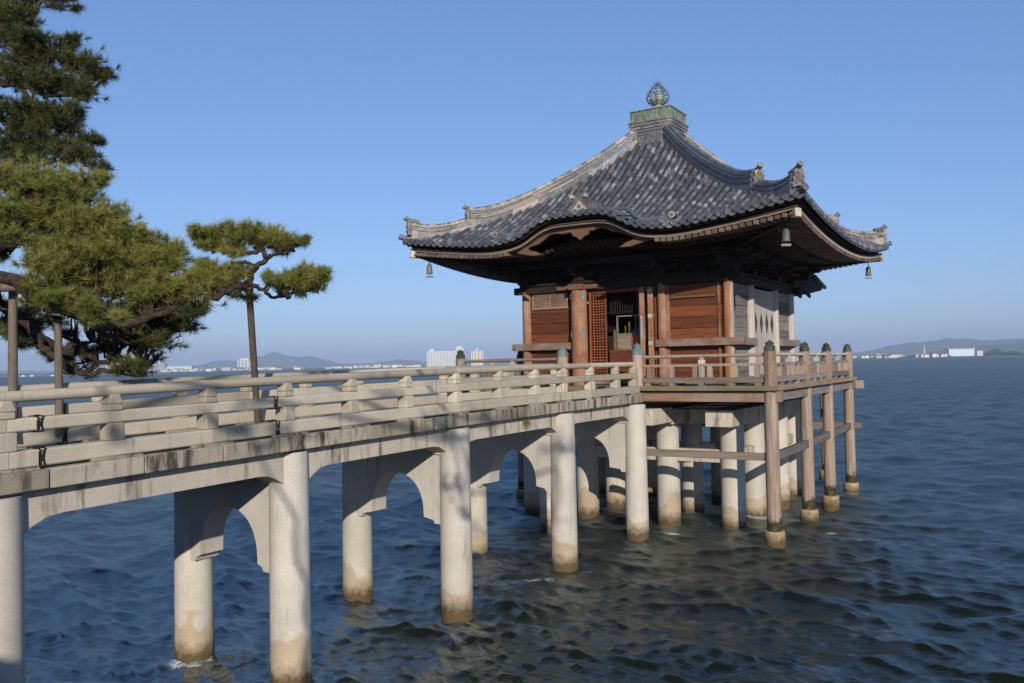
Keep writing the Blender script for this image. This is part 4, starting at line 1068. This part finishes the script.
def limb(pts, r0, r1, tree, name='branch', n=10, wob=.03):
    pts = [np.array(p, float) for p in pts]; out = []
    for i in range(len(pts)-1):
        for t in (0, .25, .5, .75):
            p = pts[i]*(1-t)+pts[i+1]*t
            if 0 < i+t: p = p+rng.normal(0, wob, 3)
            out.append(p)
    out.append(pts[-1]); k = len(out)
    MB().tube(out, [r0+(r1-r0)*(i/(k-1))**.8*1.0+rng.uniform(-.08, .1)*r1 for i in range(k)], n, .5).build(name, M['bark'], tree, ang=80)
    return out
def pad(u, v, ru, rv, Z, cnt, tilt=0.0, rcf=1.0):
    s = Z/FPX; return (at(u, v, Z), ru*s, rv*s, max(.22, ru*s*.75*rcf), cnt, tilt)

# main pine: trained limbs reaching out over the bridge from a trunk on the shore to the left
pine = thing('pine_tree', 'spreading sunlit green pine whose long propped limbs reach over the bridge', 'pine tree', (-4.6, -23.6, 2.55))
limb([(-4.6, -23.6, 2.3), (-4.5, -23.5, 4.0), (-4.2, -23.3, 5.6), (-4.3, -22.9, 7.2), (-4.1, -22.6, 8.6)], .34, .18, pine, 'trunk', 14, .04)
anch = []
anch += limb([(-4.3, -23.3, 5.4), at(-110, 240, 10.6), at(-45, 262, 10.6), at(16, 284, 10.7), at(58, 312, 11.0), at(96, 326, 11.3), at(135, 322, 11.6), at(178, 306, 11.9)], .115, .045, pine, wob=.05)
anch += limb([at(178, 306, 11.9), at(205, 301, 12.0), at(222, 293, 12.1), at(234, 286, 12.2), at(250, 284, 12.3)], .055, .05, pine)
anch += limb([at(-45, 262, 10.6), at(0, 300, 11.4), at(32, 330, 11.6), at(62, 352, 11.8), at(86, 352, 12.0), at(108, 362, 12.2)], .10, .035, pine)
anch += limb([at(32, 330, 11.6), at(46, 352, 11.5), at(66, 368, 11.6), at(92, 373, 11.7), at(128, 370, 11.8), at(140, 376, 11.8)], .06, .02, pine)
anch += limb([at(16, 284, 10.7), at(40, 282, 11.2), at(66, 290, 11.6), at(100, 296, 11.9), at(140, 290, 12.2)], .075, .03, pine)
anch += limb([at(-45, 262, 10.6), at(0, 246, 11.5), at(40, 240, 12.0), at(80, 236, 12.3), at(112, 240, 12.4)], .09, .03, pine)
anch += limb([at(0, 246, 11.5), at(14, 220, 12.0), at(50, 206, 12.2), at(80, 200, 12.4)], .06, .02, pine)
anch += limb([at(96, 326, 11.3), at(112, 338, 11.6), at(135, 342, 11.9), at(160, 334, 12.1)], .05, .02, pine)
anch += limb([at(62, 352, 11.8), at(88, 340, 12.1), at(100, 356, 12.2), at(118, 352, 12.2), at(124, 360, 12.2), at(150, 366, 12.2)], .035, .012, pine, wob=.05)
P1 = [pad(20, 178, 42, 22, 12.0, 150), pad(62, 186, 38, 22, 12.3, 130), pad(18, 216, 44, 26, 11.8, 150), pad(70, 220, 46, 24, 12.0, 170), pad(108, 216, 26, 16, 12.4, 80), pad(100, 178, 12, 9, 12.6, 28),
      pad(118, 238, 36, 22, 12.2, 130), pad(148, 244, 26, 20, 12.4, 100), pad(84, 252, 44, 20, 11.8, 140), pad(130, 264, 44, 22, 12.0, 150), pad(168, 262, 22, 20, 12.3, 90), pad(176, 246, 8, 10, 12.4, 18), pad(188, 284, 30, 16, 12.2, 100),
      pad(110, 284, 42, 14, 12.0, 110), pad(150, 292, 36, 16, 12.0, 120), pad(212, 280, 20, 14, 12.3, 70), pad(60, 262, 30, 12, 11.4, 60), pad(4, 240, 26, 14, 11.6, 60), pad(206, 262, 10, 10, 12.5, 22), pad(182, 308, 26, 10, 12.1, 50)]
def inside(u, v, poly):
    c = False
    for (x0, y0), (x1, y1) in zip(poly, poly[1:]+poly[:1]):
        if (y0 > v) != (y1 > v) and u < (x1-x0)*(v-y0)/(y1-y0)+x0: c = not c
    return c
def fill(poly, n, r0, r1, Z0, Z1, cnt, seedv):
    g = np.random.default_rng(seedv); out = []; us = [q[0] for q in poly]; vs = [q[1] for q in poly]
    while len(out) < n:
        u, v = g.uniform(min(us), max(us)), g.uniform(min(vs), max(vs))
        if inside(u, v, poly):
            r = g.uniform(r0, r1); out.append(pad(u, v, r, r*.75, g.uniform(Z0, Z1), cnt))
    return out
P1 += fill([(-20, 165), (40, 166), (92, 180), (104, 200), (120, 222), (155, 234), (172, 246), (176, 266), (200, 280), (222, 288), (218, 296), (185, 300), (150, 304), (110, 292), (60, 276), (0, 258), (-20, 258)], 40, 16, 28, 11.6, 12.9, 24, 41)
P1 += fill([(-8, 250), (60, 262), (118, 292), (90, 304), (48, 296), (24, 280), (-8, 272)], 12, 10, 17, 11.0, 12.4, 26, 46)
P1 += fill([(18, 284), (70, 292), (128, 316), (120, 324), (80, 318), (40, 300)], 10, 8, 13, 10.6, 11.1, 20, 48)
P1 += [pad(206, 270, 16, 9, 12.3, 40), pad(222, 276, 14, 8, 12.3, 30)]
grow(P1, anch, pine, M['needle'], 11, 1.6, tone0=.62, ln=.128, wd=.0078, nper=38)
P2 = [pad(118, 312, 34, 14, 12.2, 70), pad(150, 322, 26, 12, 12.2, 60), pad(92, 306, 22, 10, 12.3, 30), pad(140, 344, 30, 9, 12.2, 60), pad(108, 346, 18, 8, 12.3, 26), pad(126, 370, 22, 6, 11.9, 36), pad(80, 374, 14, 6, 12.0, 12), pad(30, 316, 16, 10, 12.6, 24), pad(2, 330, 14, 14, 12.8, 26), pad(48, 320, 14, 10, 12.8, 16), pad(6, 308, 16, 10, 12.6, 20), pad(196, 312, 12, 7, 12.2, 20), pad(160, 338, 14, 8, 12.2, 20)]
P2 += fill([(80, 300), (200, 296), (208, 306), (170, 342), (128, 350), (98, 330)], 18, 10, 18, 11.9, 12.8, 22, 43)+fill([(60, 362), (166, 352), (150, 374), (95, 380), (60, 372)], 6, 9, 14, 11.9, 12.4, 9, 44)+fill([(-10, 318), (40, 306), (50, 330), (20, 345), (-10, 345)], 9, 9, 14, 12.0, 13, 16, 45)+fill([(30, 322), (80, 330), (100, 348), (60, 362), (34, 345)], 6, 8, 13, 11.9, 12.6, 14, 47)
grow(P2, anch, pine, M['needle_shade'], 12, 1.8, tone0=.4, up=.3, ln=.13, wd=.0095, nper=28)  # shaded underside of the crown painted with the darker needles
# the small crown carried by the lone prop
cr = []
cr += limb([at(250, 285, 12.3), at(249, 274, 12.3), at(258, 266, 12.3), at(266, 258, 12.3), at(262, 250, 12.3), at(248, 254, 12.4)], .05, .03, pine, wob=.015)
cr += limb([at(266, 258, 12.3), at(272, 256, 12.2), at(284, 252, 12.3), at(296, 246, 12.4), at(304, 242, 12.4)], .032, .012, pine, wob=.015)
cr += limb([at(248, 254, 12.4), at(236, 248, 12.4), at(222, 250, 12.5), at(208, 246, 12.5)], .03, .012, pine, wob=.015)
cr += limb([at(250, 284, 12.3), at(260, 288, 12.3), at(271, 297, 12.3), at(290, 295, 12.4), at(314, 290, 12.4)], .04, .014, pine, wob=.012)
cr += limb([at(258, 266, 12.3), at(246, 262, 12.2), at(234, 262, 12.2), at(228, 268, 12.2)], .03, .012, pine, wob=.015)
P3 = fill([(196, 228), (240, 223), (300, 238), (290, 247), (262, 254), (225, 262), (200, 248)], 12, 7, 11, 12.2, 12.7, 15, 49)+fill([(268, 290), (280, 278), (326, 268), (324, 280), (308, 294)], 8, 6, 10, 12.2, 12.6, 14, 50)+fill([(196, 268), (240, 262), (240, 292), (206, 298)], 6, 8, 12, 12.1, 12.5, 14, 51)+[pad(208, 236, 14, 11, 12.5, 44), pad(222, 228, 12, 9, 12.5, 34), pad(236, 232, 12, 9, 12.4, 32), pad(220, 246, 14, 8, 12.5, 26), pad(256, 234, 14, 8, 12.3, 42), pad(275, 238, 17, 9, 12.4, 60), pad(288, 241, 11, 6, 12.4, 34), pad(305, 238, 6, 6, 12.4, 14), pad(258, 227, 4, 6, 12.3, 8),
      pad(286, 281, 17, 10, 12.3, 56), pad(304, 275, 17, 9, 12.4, 56), pad(322, 271, 12, 6, 12.4, 30), pad(312, 287, 14, 5, 12.4, 22), pad(236, 254, 12, 7, 12.4, 16), pad(240, 268, 12, 8, 12.3, 14), pad(270, 276, 8, 8, 12.4, 14), pad(244, 296, 14, 6, 12.3, 16), pad(232, 282, 12, 9, 12.3, 30)]
grow(P3, cr+anch, pine, M['needle'], 13, 1.6, tone0=.52, ln=.125, wd=.0078, nper=36)
# darker pine behind it
pine2 = thing('pine_tree', 'tall dark pine at the upper left edge behind the sunlit pine', 'pine tree', (-8.2, -22.9, 2.55))
limb([(-8.2, -22.9, 2.3), (-8.0, -22.7, 6), (-7.7, -22.5, 9), (-7.5, -22.2, 12.0)], .36, .16, pine2, 'trunk', 14, .05)
an2 = []
an2 += limb([(-7.6, -22.4, 10.2), at(-60, 96, 14.6), at(-10, 78, 14.6), at(18, 84, 14.5), at(48, 96, 14.6), at(86, 92, 14.8)], .12, .025, pine2)
an2 += limb([(-7.5, -22.2, 11.5), at(-50, 30, 15), at(-5, 36, 14.8), at(30, 22, 14.8), at(46, 0, 15)], .10, .03, pine2)
an2 += limb([at(18, 84, 14.5), at(30, 108, 14.5), at(52, 122, 14.6), at(64, 136, 14.6), at(92, 140, 14.7)], .05, .02, pine2)
an2 += limb([at(-10, 78, 14.6), at(2, 120, 14.6), at(22, 136, 14.6), at(46, 150, 14.6)], .06, .02, pine2)
an2 += limb([at(-5, 36, 14.8), at(30, 48, 14.8), at(60, 52, 14.8), at(76, 60, 14.8)], .05, .015, pine2)
P4 = [pad(12, 18, 28, 20, 14.8, 90), pad(22, 44, 34, 18, 14.7, 110), pad(48, 58, 30, 18, 14.8, 110), pad(70, 42, 16, 12, 14.9, 44), pad(84, 66, 22, 16, 14.9, 70), pad(102, 74, 13, 12, 15, 36), pad(44, 82, 34, 14, 14.6, 90), pad(80, 88, 22, 12, 14.8, 50), pad(14, 78, 20, 14, 14.5, 40), pad(10, 112, 24, 18, 14.4, 70), pad(44, 112, 28, 14, 14.6, 70), pad(74, 112, 18, 12, 14.7, 44), pad(24, 138, 34, 16, 14.5, 90), pad(58, 144, 22, 12, 14.6, 50), pad(90, 138, 13, 8, 14.7, 34), pad(72, 130, 10, 8, 14.7, 18), pad(60, 2, 16, 8, 15, 26), pad(28, 0, 16, 8, 15, 30), pad(76, 6, 5, 5, 15, 8), pad(-20, 60, 24, 40, 14.6, 90)]
P4 += [pad(20, 152, 34, 10, 14.4, 50), pad(24, 162, 30, 9, 14.2, 44), pad(62, 160, 26, 9, 14.3, 36), pad(66, 152, 28, 9, 14.5, 36), pad(98, 172, 13, 8, 14.2, 26), pad(84, 160, 16, 8, 14.3, 22)]
P4 += fill([(-20, -8), (30, -8), (28, 24), (45, 42), (72, 46), (90, 66), (104, 78), (96, 90), (80, 100), (74, 120), (86, 136), (60, 148), (20, 152), (-20, 152)], 18, 12, 20, 14.2, 15.2, 22, 42)
grow(P4, an2, pine2, M['needle_shade'], 21, 1.6, ln=.145, wd=.0095, nper=32, tone0=.5, up=.3)  # this tree's standing in shade is painted into its needle colour
# pine over the viewpoint: out of the picture, it throws the dappled shade on the near piers
pine3 = thing('pine_tree', 'pine overhanging the shore above the viewpoint casting dappled shade on the bridge', 'pine tree', (7.0, -31.0, 2.55))
limb([(7.0, -31.0, 2.3), (7.1, -30.8, 5), (7.4, -30.4, 8), (7.6, -30.2, 10.5)], .35, .16, pine3, 'trunk', 12, .06)
sd = np.array([sdir.x, sdir.y, sdir.z])
def toward_sun(p, dist): return np.array(p)+sd*dist
a3 = []
L3 = [limb([(7.3, -30.5, 7.5), toward_sun((1.3, -17.5, 6.0), 13.0), toward_sun((1.3, -13.6, 4.4), 13.8), toward_sun((1.3, -12.6, 3.4), 15.0), toward_sun((1.3, -12.3, 1.6), 15.8)], .08, .014, pine3),
      limb([(7.2, -30.7, 6.6), toward_sun((1.3, -16.15, -.3), 16), toward_sun((1.3, -16.0, 1.0), 15), toward_sun((1.3, -16.2, 2.3), 14.2), toward_sun((1.3, -17.0, 3.5), 13.5)], .06, .016, pine3),
      limb([(7.5, -30.3, 9), toward_sun((1.3, -9.0, 2.2), 21), toward_sun((1.3, -8.8, 3.0), 20)], .06, .016, pine3)]
for l_ in L3: a3 += l_
P5 = [(toward_sun(p, d), ra, rb, rc, cnt, 0) for p, d, ra, rb, rc, cnt in [
    ((1.3, -12.3, 1.9), 15.5, .6, .6, .4, 30), ((1.3, -13.0, 3.2), 15.0, .7, .35, .5, 26), ((1.3, -14.4, 3.75), 14.6, .4, .25, .4, 16), ((1.3, -17.45, 3.7), 13.6, .30, .28, .3, 22), ((1.3, -16.9, 3.9), 13.8, .2, .2, .2, 10), ((1.3, -18.9, 3.6), 13.9, .14, .22, .2, 9),
    ((1.3, -8.6, 2.4), 20.5, .5, .4, .4, 30), ((1.3, -9.3, 1.2), 21, .4, .4, .3, 18), ((1.3, -11.6, 3.3), 16, .4, .25, .3, 18), ((1.3, -16.1, 3.4), 14.4, .4, .25, .3, 20), ((-1.1, -8.6, .6), 23, .4, .4, .3, 20)]]
grow(P5, a3, pine3, M['needle_shade'], 31, 1.0, nper=40)
# timber props under the limbs
for (a, b, r, lab) in (((-.96, -18.72, 3.46), at(13, 286, 11.0), .056, 'grey timber prop nearest the left edge holding up a pine limb over the bridge'),
                       ((-.97, -18.12, 3.46), at(58, 316, 11.25), .050, 'shorter grey timber prop second from the left under a pine limb'),
                       ((-.9, -14.90, 3.46), at(249, 287, 12.3), .052, 'lone slim timber prop carrying the small separate pine crown')):
    a = Vector(a); b = Vector(b)
    d = (b-a).normalized()
    o = MB().tube([a, a+(b-a)*.33, a+(b-a)*.66, b], [r*1.05, r, r*.97, r*.92], 14, .5)
    t = thing('timber_prop', lab, 'prop', tuple(a), 'timber props under the pine limbs')
    o.build('pole', M['prop'], t, ang=60)
    MB().tube([a+(b-a)*.975+Vector((-.01, 0, 0)), a+(b-a)*1.0], [r*1.25, r*1.25], 12, .2).build('rope_binding', M['black'], t)
tp = at(13, 286, 10.75)
o = MB().tube([at(-30, 288, 10.65), at(-5, 288, 10.7), at(17, 287, 10.78)], .055, 12, .5).build('timber_bar', M['prop'], ang=60); tag(o, 'short horizontal timber bar under the pine limb at the left edge', 'timber bar')

# ================================================================== FAR SHORE
def gp(u, Z, z=0.0):
    p = at(u, 341.5, Z); return np.array([p[0], p[1], z])
def hzn(u): return 341.5+FPX*0.0+(0.0)     # unused height reference
FR = np.array([R0[0], R0[1], 0.0]); FF = np.array([-math.sin(YAW), math.cos(YAW), 0.0])
M['hill'] = plain('far_hill_woods', (0.045, 0.065, 0.035), 0.95, 0.35, 0.004)
M['farland'] = plain('far_shore_land', (0.09, 0.10, 0.06), 0.95, 0.4, 0.01)
M['farwood'] = plain('far_trees', (0.03, 0.055, 0.02), 0.95, 0.5, 0.03)
M['white'] = plain('white_wall', (0.50, 0.50, 0.49), 0.7, 0.06, 0.05)
M['cream'] = plain('cream_wall', (0.62, 0.56, 0.47), 0.7, 0.06, 0.05)
M['greyw'] = plain('grey_wall', (0.36, 0.37, 0.38), 0.7, 0.1, 0.05)
M['teal'] = plain('pale_teal_wall', (0.50, 0.62, 0.62), 0.6, 0.05, 0.05)
M['roofb'] = plain('brown_roof', (0.17, 0.12, 0.10), 0.8, 0.2, 0.05)
M['roofg'] = plain('slate_roof', (0.13, 0.14, 0.16), 0.8, 0.2, 0.05)
M['glass'] = plain('far_window', (0.07, 0.09, 0.11), 0.3, 0.2, 0.1)
def hills(name, prof, Z, depth):
    us = np.array([p[0] for p in prof], float); hs = np.array([p[1] for p in prof], float)
    uu = np.linspace(us[0], us[-1], 260); hh = np.interp(uu, us, hs); ker = np.hanning(9); ker /= ker.sum(); hh = np.convolve(np.pad(hh, 4, 'edge'), ker, 'valid')
    g = np.random.default_rng(5); hh = hh*(1+g.normal(0, .015, len(hh)))
    rows = []
    for t in np.linspace(-1, 1, 15):
        rows.append([tuple(gp(u, Z)+FF*t*depth+np.array([0, 0, max(-2, (1-abs(t)**1.3)*h/FPX*Z*(1+.12*math.sin(u*.35+t*5)*(abs(t) > .05))-2)])) for u, h in zip(uu, hh)])
    mb = MB(); mb.strip(rows, .5); return struct(mb.build(name, M['hill'], ang=180))
hills('far_hills', [(-160, 3), (-60, 5), (20, 4), (110, 1.5), (180, 2), (208, 6), (223, 10.5), (238, 9), (252, 9.5), (264, 14), (277, 18), (290, 11.5), (300, 12), (311, 13), (322, 9), (334, 5), (370, 4), (385, 5.5), (399, 8), (412, 6), (440, 4), (480, 5.5), (510, 7), (540, 5), (600, 3)], 11000, 1400)
hills('far_hills', [(760, 1.5), (820, 3), (853, 4.5), (884, 8), (906, 13.5), (918, 14.5), (932, 14), (950, 18.5), (960, 16), (979, 14), (1000, 15), (1020, 15.5), (1060, 17), (1120, 12), (1200, 6)], 9500, 1500)
hills('far_hills', [(900, 0.5), (940, 6), (985, 10), (1030, 12.5), (1100, 10), (1200, 5)], 6500, 600)
def land(name, u0, u1, Z, dz, h):
    mb = MB(); rows = []
    for t, hh in ((0, -1), (0.02, h*.6), (.3, h), (1, h)):
        rows.append([tuple(gp(u, Z+dz*t+30*math.sin(u*.13)+18*math.sin(u*.31))+np.array([0, 0, hh])) for u in np.linspace(u0, u1, 120)])
    mb.strip(rows, .5); return struct(mb.build(name, M['farland'], ang=180))
land('far_shore', -200, 620, 3300, 2500, 2.2)
land('far_shore', 760, 1250, 2700, 2500, 2.2)
def oriented(mb, c, wx, wy, z0, z1, tone=None, ox=0, oy=0):
    c = np.array(c)+FR*ox+FF*oy
    vs = [c+FR*(a*wx/2)+FF*(b*wy/2)+np.array([0, 0, z]) for z in (z0, z1) for a, b in ((-1, -1), (1, -1), (1, 1), (-1, 1))]
    return mb.add(vs, [(0, 3, 2, 1), (4, 5, 6, 7), (0, 1, 5, 4), (1, 2, 6, 5), (2, 3, 7, 6), (3, 0, 4, 7)], tone)
def block(u0, u1, top_px, Z, label, cat, m, bays=0, name='far_building', storeys=0, roofbits=(), group=None, z0=0):
    sc = Z/FPX; c = gp((u0+u1)/2, Z); wd = (u1-u0)*sc; h = top_px*sc+CAM[2]; dp = max(14, wd*.35)
    t = thing(name, label, cat, tuple(c), group)
    mb = MB(); oriented(mb, c, wd, dp, z0, h, .5); mb.build('wall', m, t)
    if bays or storeys:
        mb = MB(); bw = wd/max(bays, 1)
        if storeys and bays:
            fh = (h-4)/storeys
            for s in range(storeys):
                for b in range(bays): oriented(mb, c, bw*.5, .5, 3+s*fh+fh*.3, 3+s*fh+fh*.8, .5, -wd/2+bw*(b+.5), -dp/2-.1)
        else:
            for b in range(bays): oriented(mb, c, bw*.36, .6, 4, h-2.5, .5, -wd/2+bw*(b+.5), -dp/2-.1)
        mb.build('window', M['glass'] if storeys else M['greyw'], t)
    for (ra, rb, rh, rm) in roofbits:
        mb = MB(); oriented(mb, c, wd*(rb-ra), dp*.5, h, h+rh*sc, .5, wd*((ra+rb)/2-.5)); mb.build('roof_tower', rm, t)
    return t, c, wd, h
Zs = 3500
block(427, 455.5, 14.5, Zs, 'long white hotel with vertical ribs across the lake, widest of the far buildings', 'hotel', M['white'], bays=9, roofbits=((.10, .24, 2.5, M['white']),))
t, c, wd, h = block(455.5, 463.5, 15.5, Zs, 'narrow white tower with a rounded top joined to the right of the ribbed hotel', 'tower', M['white'], bays=2, storeys=8)
mb = MB(); mb.prism([(wd*.5*math.cos(a), h+wd*.5*math.sin(a)) for a in np.linspace(0, PI, 14)], lambda a, b, d: tuple(c+FR*a+FF*d+np.array([0, 0, b])), -6, 6); mb.build('rounded_top', M['white'], t)
t, c, wd, h = block(471, 483, 14, Zs, 'cream square block with a white roof tank across the lake right of the hotel', 'building', M['cream'], bays=4, storeys=9)
MB().lathe(tuple(c), [(7, h), (8.5, h+3), (8.5, h+9), (5, h+13), (1, h+14)], 14).build('roof_tank', M['white'], t)
block(238, 251.5, 9.5, Zs, 'white tower block across the lake beside the lone pine prop', 'tower block', M['white'], bays=4, storeys=8, roofbits=((.2, .8, 1.6, M['white']),))
block(108, 128, 8.5, Zs, 'pale apartment block across the lake seen below the big pine', 'apartment block', M['cream'], bays=6, storeys=6, roofbits=((.5, .75, 1.6, M['white']),))
block(152, 166, 8.0, Zs, 'grey-white apartment block across the lake right of the big pine foliage', 'apartment block', M['greyw'], bays=5, storeys=6, roofbits=((.3, .6, 1.4, M['white']),))
block(168, 193, 4.6, Zs, 'long low white hall on the far left shore', 'hall', M['white'])
t, c, wd, h = block(946.5, 971, 5.5, 2900, 'pale teal and white lakeside hall on the far right shore', 'hall', M['teal'])
mb = MB(); oriented(mb, c, wd*1.02, 30, h, h+4, .5); mb.build('roof', M['white'], t)
mb = MB(); oriented(mb, c, wd*.08, 16, 0, h+7, .5, wd*.56); mb.build('end_tower', M['greyw'], t)
mb = MB(); oriented(mb, c, .9, .9, 0, h+16, .5, -wd*.46); mb.build('mast', M['greyw'], t)
block(975.5, 981.5, 4.2, 2900, 'small white box building right of the teal lakeside hall', 'building', M['white'])
t = thing('radio_mast', 'thin pink-white mast in the far right town', 'mast', tuple(gp(924, 3300)))
mb = MB(); mb.tube([gp(924, 3300), gp(924, 3300, 48)], [4, .8], 6); mb.build('mast', M['cream'], t)
# small houses of the two towns
def house(u, Z, wd, h, m, mr, label, group):
    c = gp(u, Z); t = thing('far_house', label, 'house', tuple(c), group)
    mb = MB(); oriented(mb, c, wd, 10, 0, h, .5); mb.build('wall', m, t)
    mb = MB(); mb.prism([(-5.5, h), (5.5, h), (0, h+3.2)], lambda a, b, d: tuple(c+FF*a+FR*d+np.array([0, 0, b])), -wd/2-.5, wd/2+.5, .5); mb.build('roof', mr, t)
g = np.random.default_rng(9)
for i in range(85):
    u = g.uniform(130, 425); house(u, g.uniform(3330, 3420), g.uniform(9, 28), g.uniform(6, 12), [M['white'], M['cream'], M['greyw'], M['white']][g.integers(4)], [M['roofb'], M['roofg'], M['greyw'], M['roofb']][g.integers(4)],
        'small pale house in the low far-shore town left of the temple', 'houses of the town across the lake on the left')
for u, wd, lab in ((338, 34, 'broad pinkish-roofed white house in the far town left of the hotel'), (377, 30, 'bright white gabled house in the far town nearest the hotel'), (297, 24, 'wide white house in the far town below the hill peaks')):
    c = gp(u, 3360); t = thing('far_house', lab, 'house', tuple(c)); mb = MB(); oriented(mb, c, wd, 14, 0, 9, .5); mb.build('wall', M['white'], t)
    mb = MB(); mb.prism([(-8, 9), (8, 9), (0, 14)], lambda a, b, d: tuple(c+FF*a+FR*d+np.array([0, 0, b])), -wd/2-.5, wd/2+.5, .5); mb.build('roof', M['roofb'] if u == 338 else M['white'], t)
for i in range(64):
    u = g.uniform(853, 946); house(u, g.uniform(2730, 2830), g.uniform(8, 22), g.uniform(5.5, 11), [M['white'], M['cream'], M['white'], M['greyw']][g.integers(4)], [M['roofb'], M['roofg'], M['roofb'], M['greyw']][g.integers(4)],
        'small pale house in the low far-shore town right of the temple', 'houses of the town across the lake on the right')
for u, wd, h, lab in ((857, 22, 8, 'white building at the left end of the right-hand far town beside the platform rail'), (866, 26, 6, 'white gabled shed second from the left in the right-hand far town'), (877, 16, 10, 'tall white house third from the left in the right-hand far town')):
    c = gp(u, 2790); t = thing('far_house', lab, 'house', tuple(c)); mb = MB(); oriented(mb, c, wd, 14, 0, h, .5); mb.build('wall', M['white'], t)
    mb = MB(); mb.prism([(-8, h), (8, h), (0, h+4)], lambda a, b, d: tuple(c+FF*a+FR*d+np.array([0, 0, b])), -wd/2-.5, wd/2+.5, .5); mb.build('roof', M['white'], t)
# tree belts along the shore: clumps of leaf-sized faces at that distance
def belt(u0, u1, Z, hmax, n, label, dz=60):
    g2 = np.random.default_rng(int(u0)+500); V = []; Fa = []; T = []
    for i in range(n):
        u = g2.uniform(u0, u1); c = gp(u, Z+g2.uniform(0, dz)); hh = hmax*(.55+.45*math.sin(u*.21)*math.sin(u*.083+1))*g2.uniform(.6, 1.1); hh = max(3, hh); rd = g2.uniform(3, 6)
        for j in range(26):
            e = g2.normal(0, 1, 3); e /= np.linalg.norm(e); p = c+np.array([e[0]*rd, e[1]*rd, hh*.55+e[2]*hh*.45]); s1 = g2.normal(0, 1, 3)*1.3; s2 = g2.normal(0, 1, 3)*1.3
            o = len(V); V += [p, p+s1, p+s2]; Fa.append((o, o+1, o+2)); T.append(g2.uniform())
    o = raw_mesh('distant_woods', V, Fa, M['farwood'], T); stuff(o, label, 'woods')
belt(955, 1200, 2900, 27, 1100, 'dark belt of trees along the far right shore')
belt(870, 950, 2745, 5, 150, 'low green scrub along the waterline of the right-hand far town')
belt(196, 426, 3350, 4.5, 220, 'thin line of trees along the waterline of the left-hand far town')
belt(-60, 108, 3330, 9, 200, 'thin line of trees along the far shore at the left edge')
# breakwater with small moored boats at the far left
mb = MB(); oriented(mb, gp(50, 1500), 420, 4, -1, 1.6, .4); o = mb.build('breakwater', M['roofg']); tag(o, 'thin dark breakwater line on the lake at the far left', 'breakwater')
for i in range(12):
    u = g.uniform(2, 118); c = gp(u, 1440+g.uniform(-60, 40)); ln = g.uniform(5, 11)
    t = thing('moored_boat', 'tiny white boat on the lake near the breakwater at the far left', 'boat', tuple(c), 'white boats far out on the left')
    mb = MB(); ol = [(-ln/2, .1), (-ln/2+.5, -.3), (ln/2-1.2, -.3), (ln/2, 1.2), (-ln/2, 1.0)]
    mb.prism(ol, lambda a, b, d: tuple(c+FR*a+FF*d+np.array([0, 0, b])), -1.2, 1.2, .5); mb.build('hull', M['white'], t)
    mb = MB(); oriented(mb, c, ln*.35, 1.6, 1.0, 2.4, .5, -.5); mb.build('cabin', M['white'], t)

# ================================================================== HAZE
def haze():
    m = bpy.data.materials.new('haze_air'); m.use_nodes = True; t = m.node_tree; t.nodes.clear()
    out = t.nodes.new('ShaderNodeOutputMaterial'); v = t.nodes.new('ShaderNodeVolumePrincipled')
    v.inputs['Color'].default_value = (0.45, 0.58, 0.80, 1); v.inputs['Density'].default_value = 1.15e-4; v.inputs['Anisotropy'].default_value = -0.15
    t.links.new(v.outputs[0], out.inputs['Volume'])
    mb = MB(); mb.box(-26000, 26000, -26000, 26000, -4.0, 420.0); o = mb.build('haze', m, smooth=False); stuff(o, 'pale blue haze over the lake', 'haze'); return o
haze()
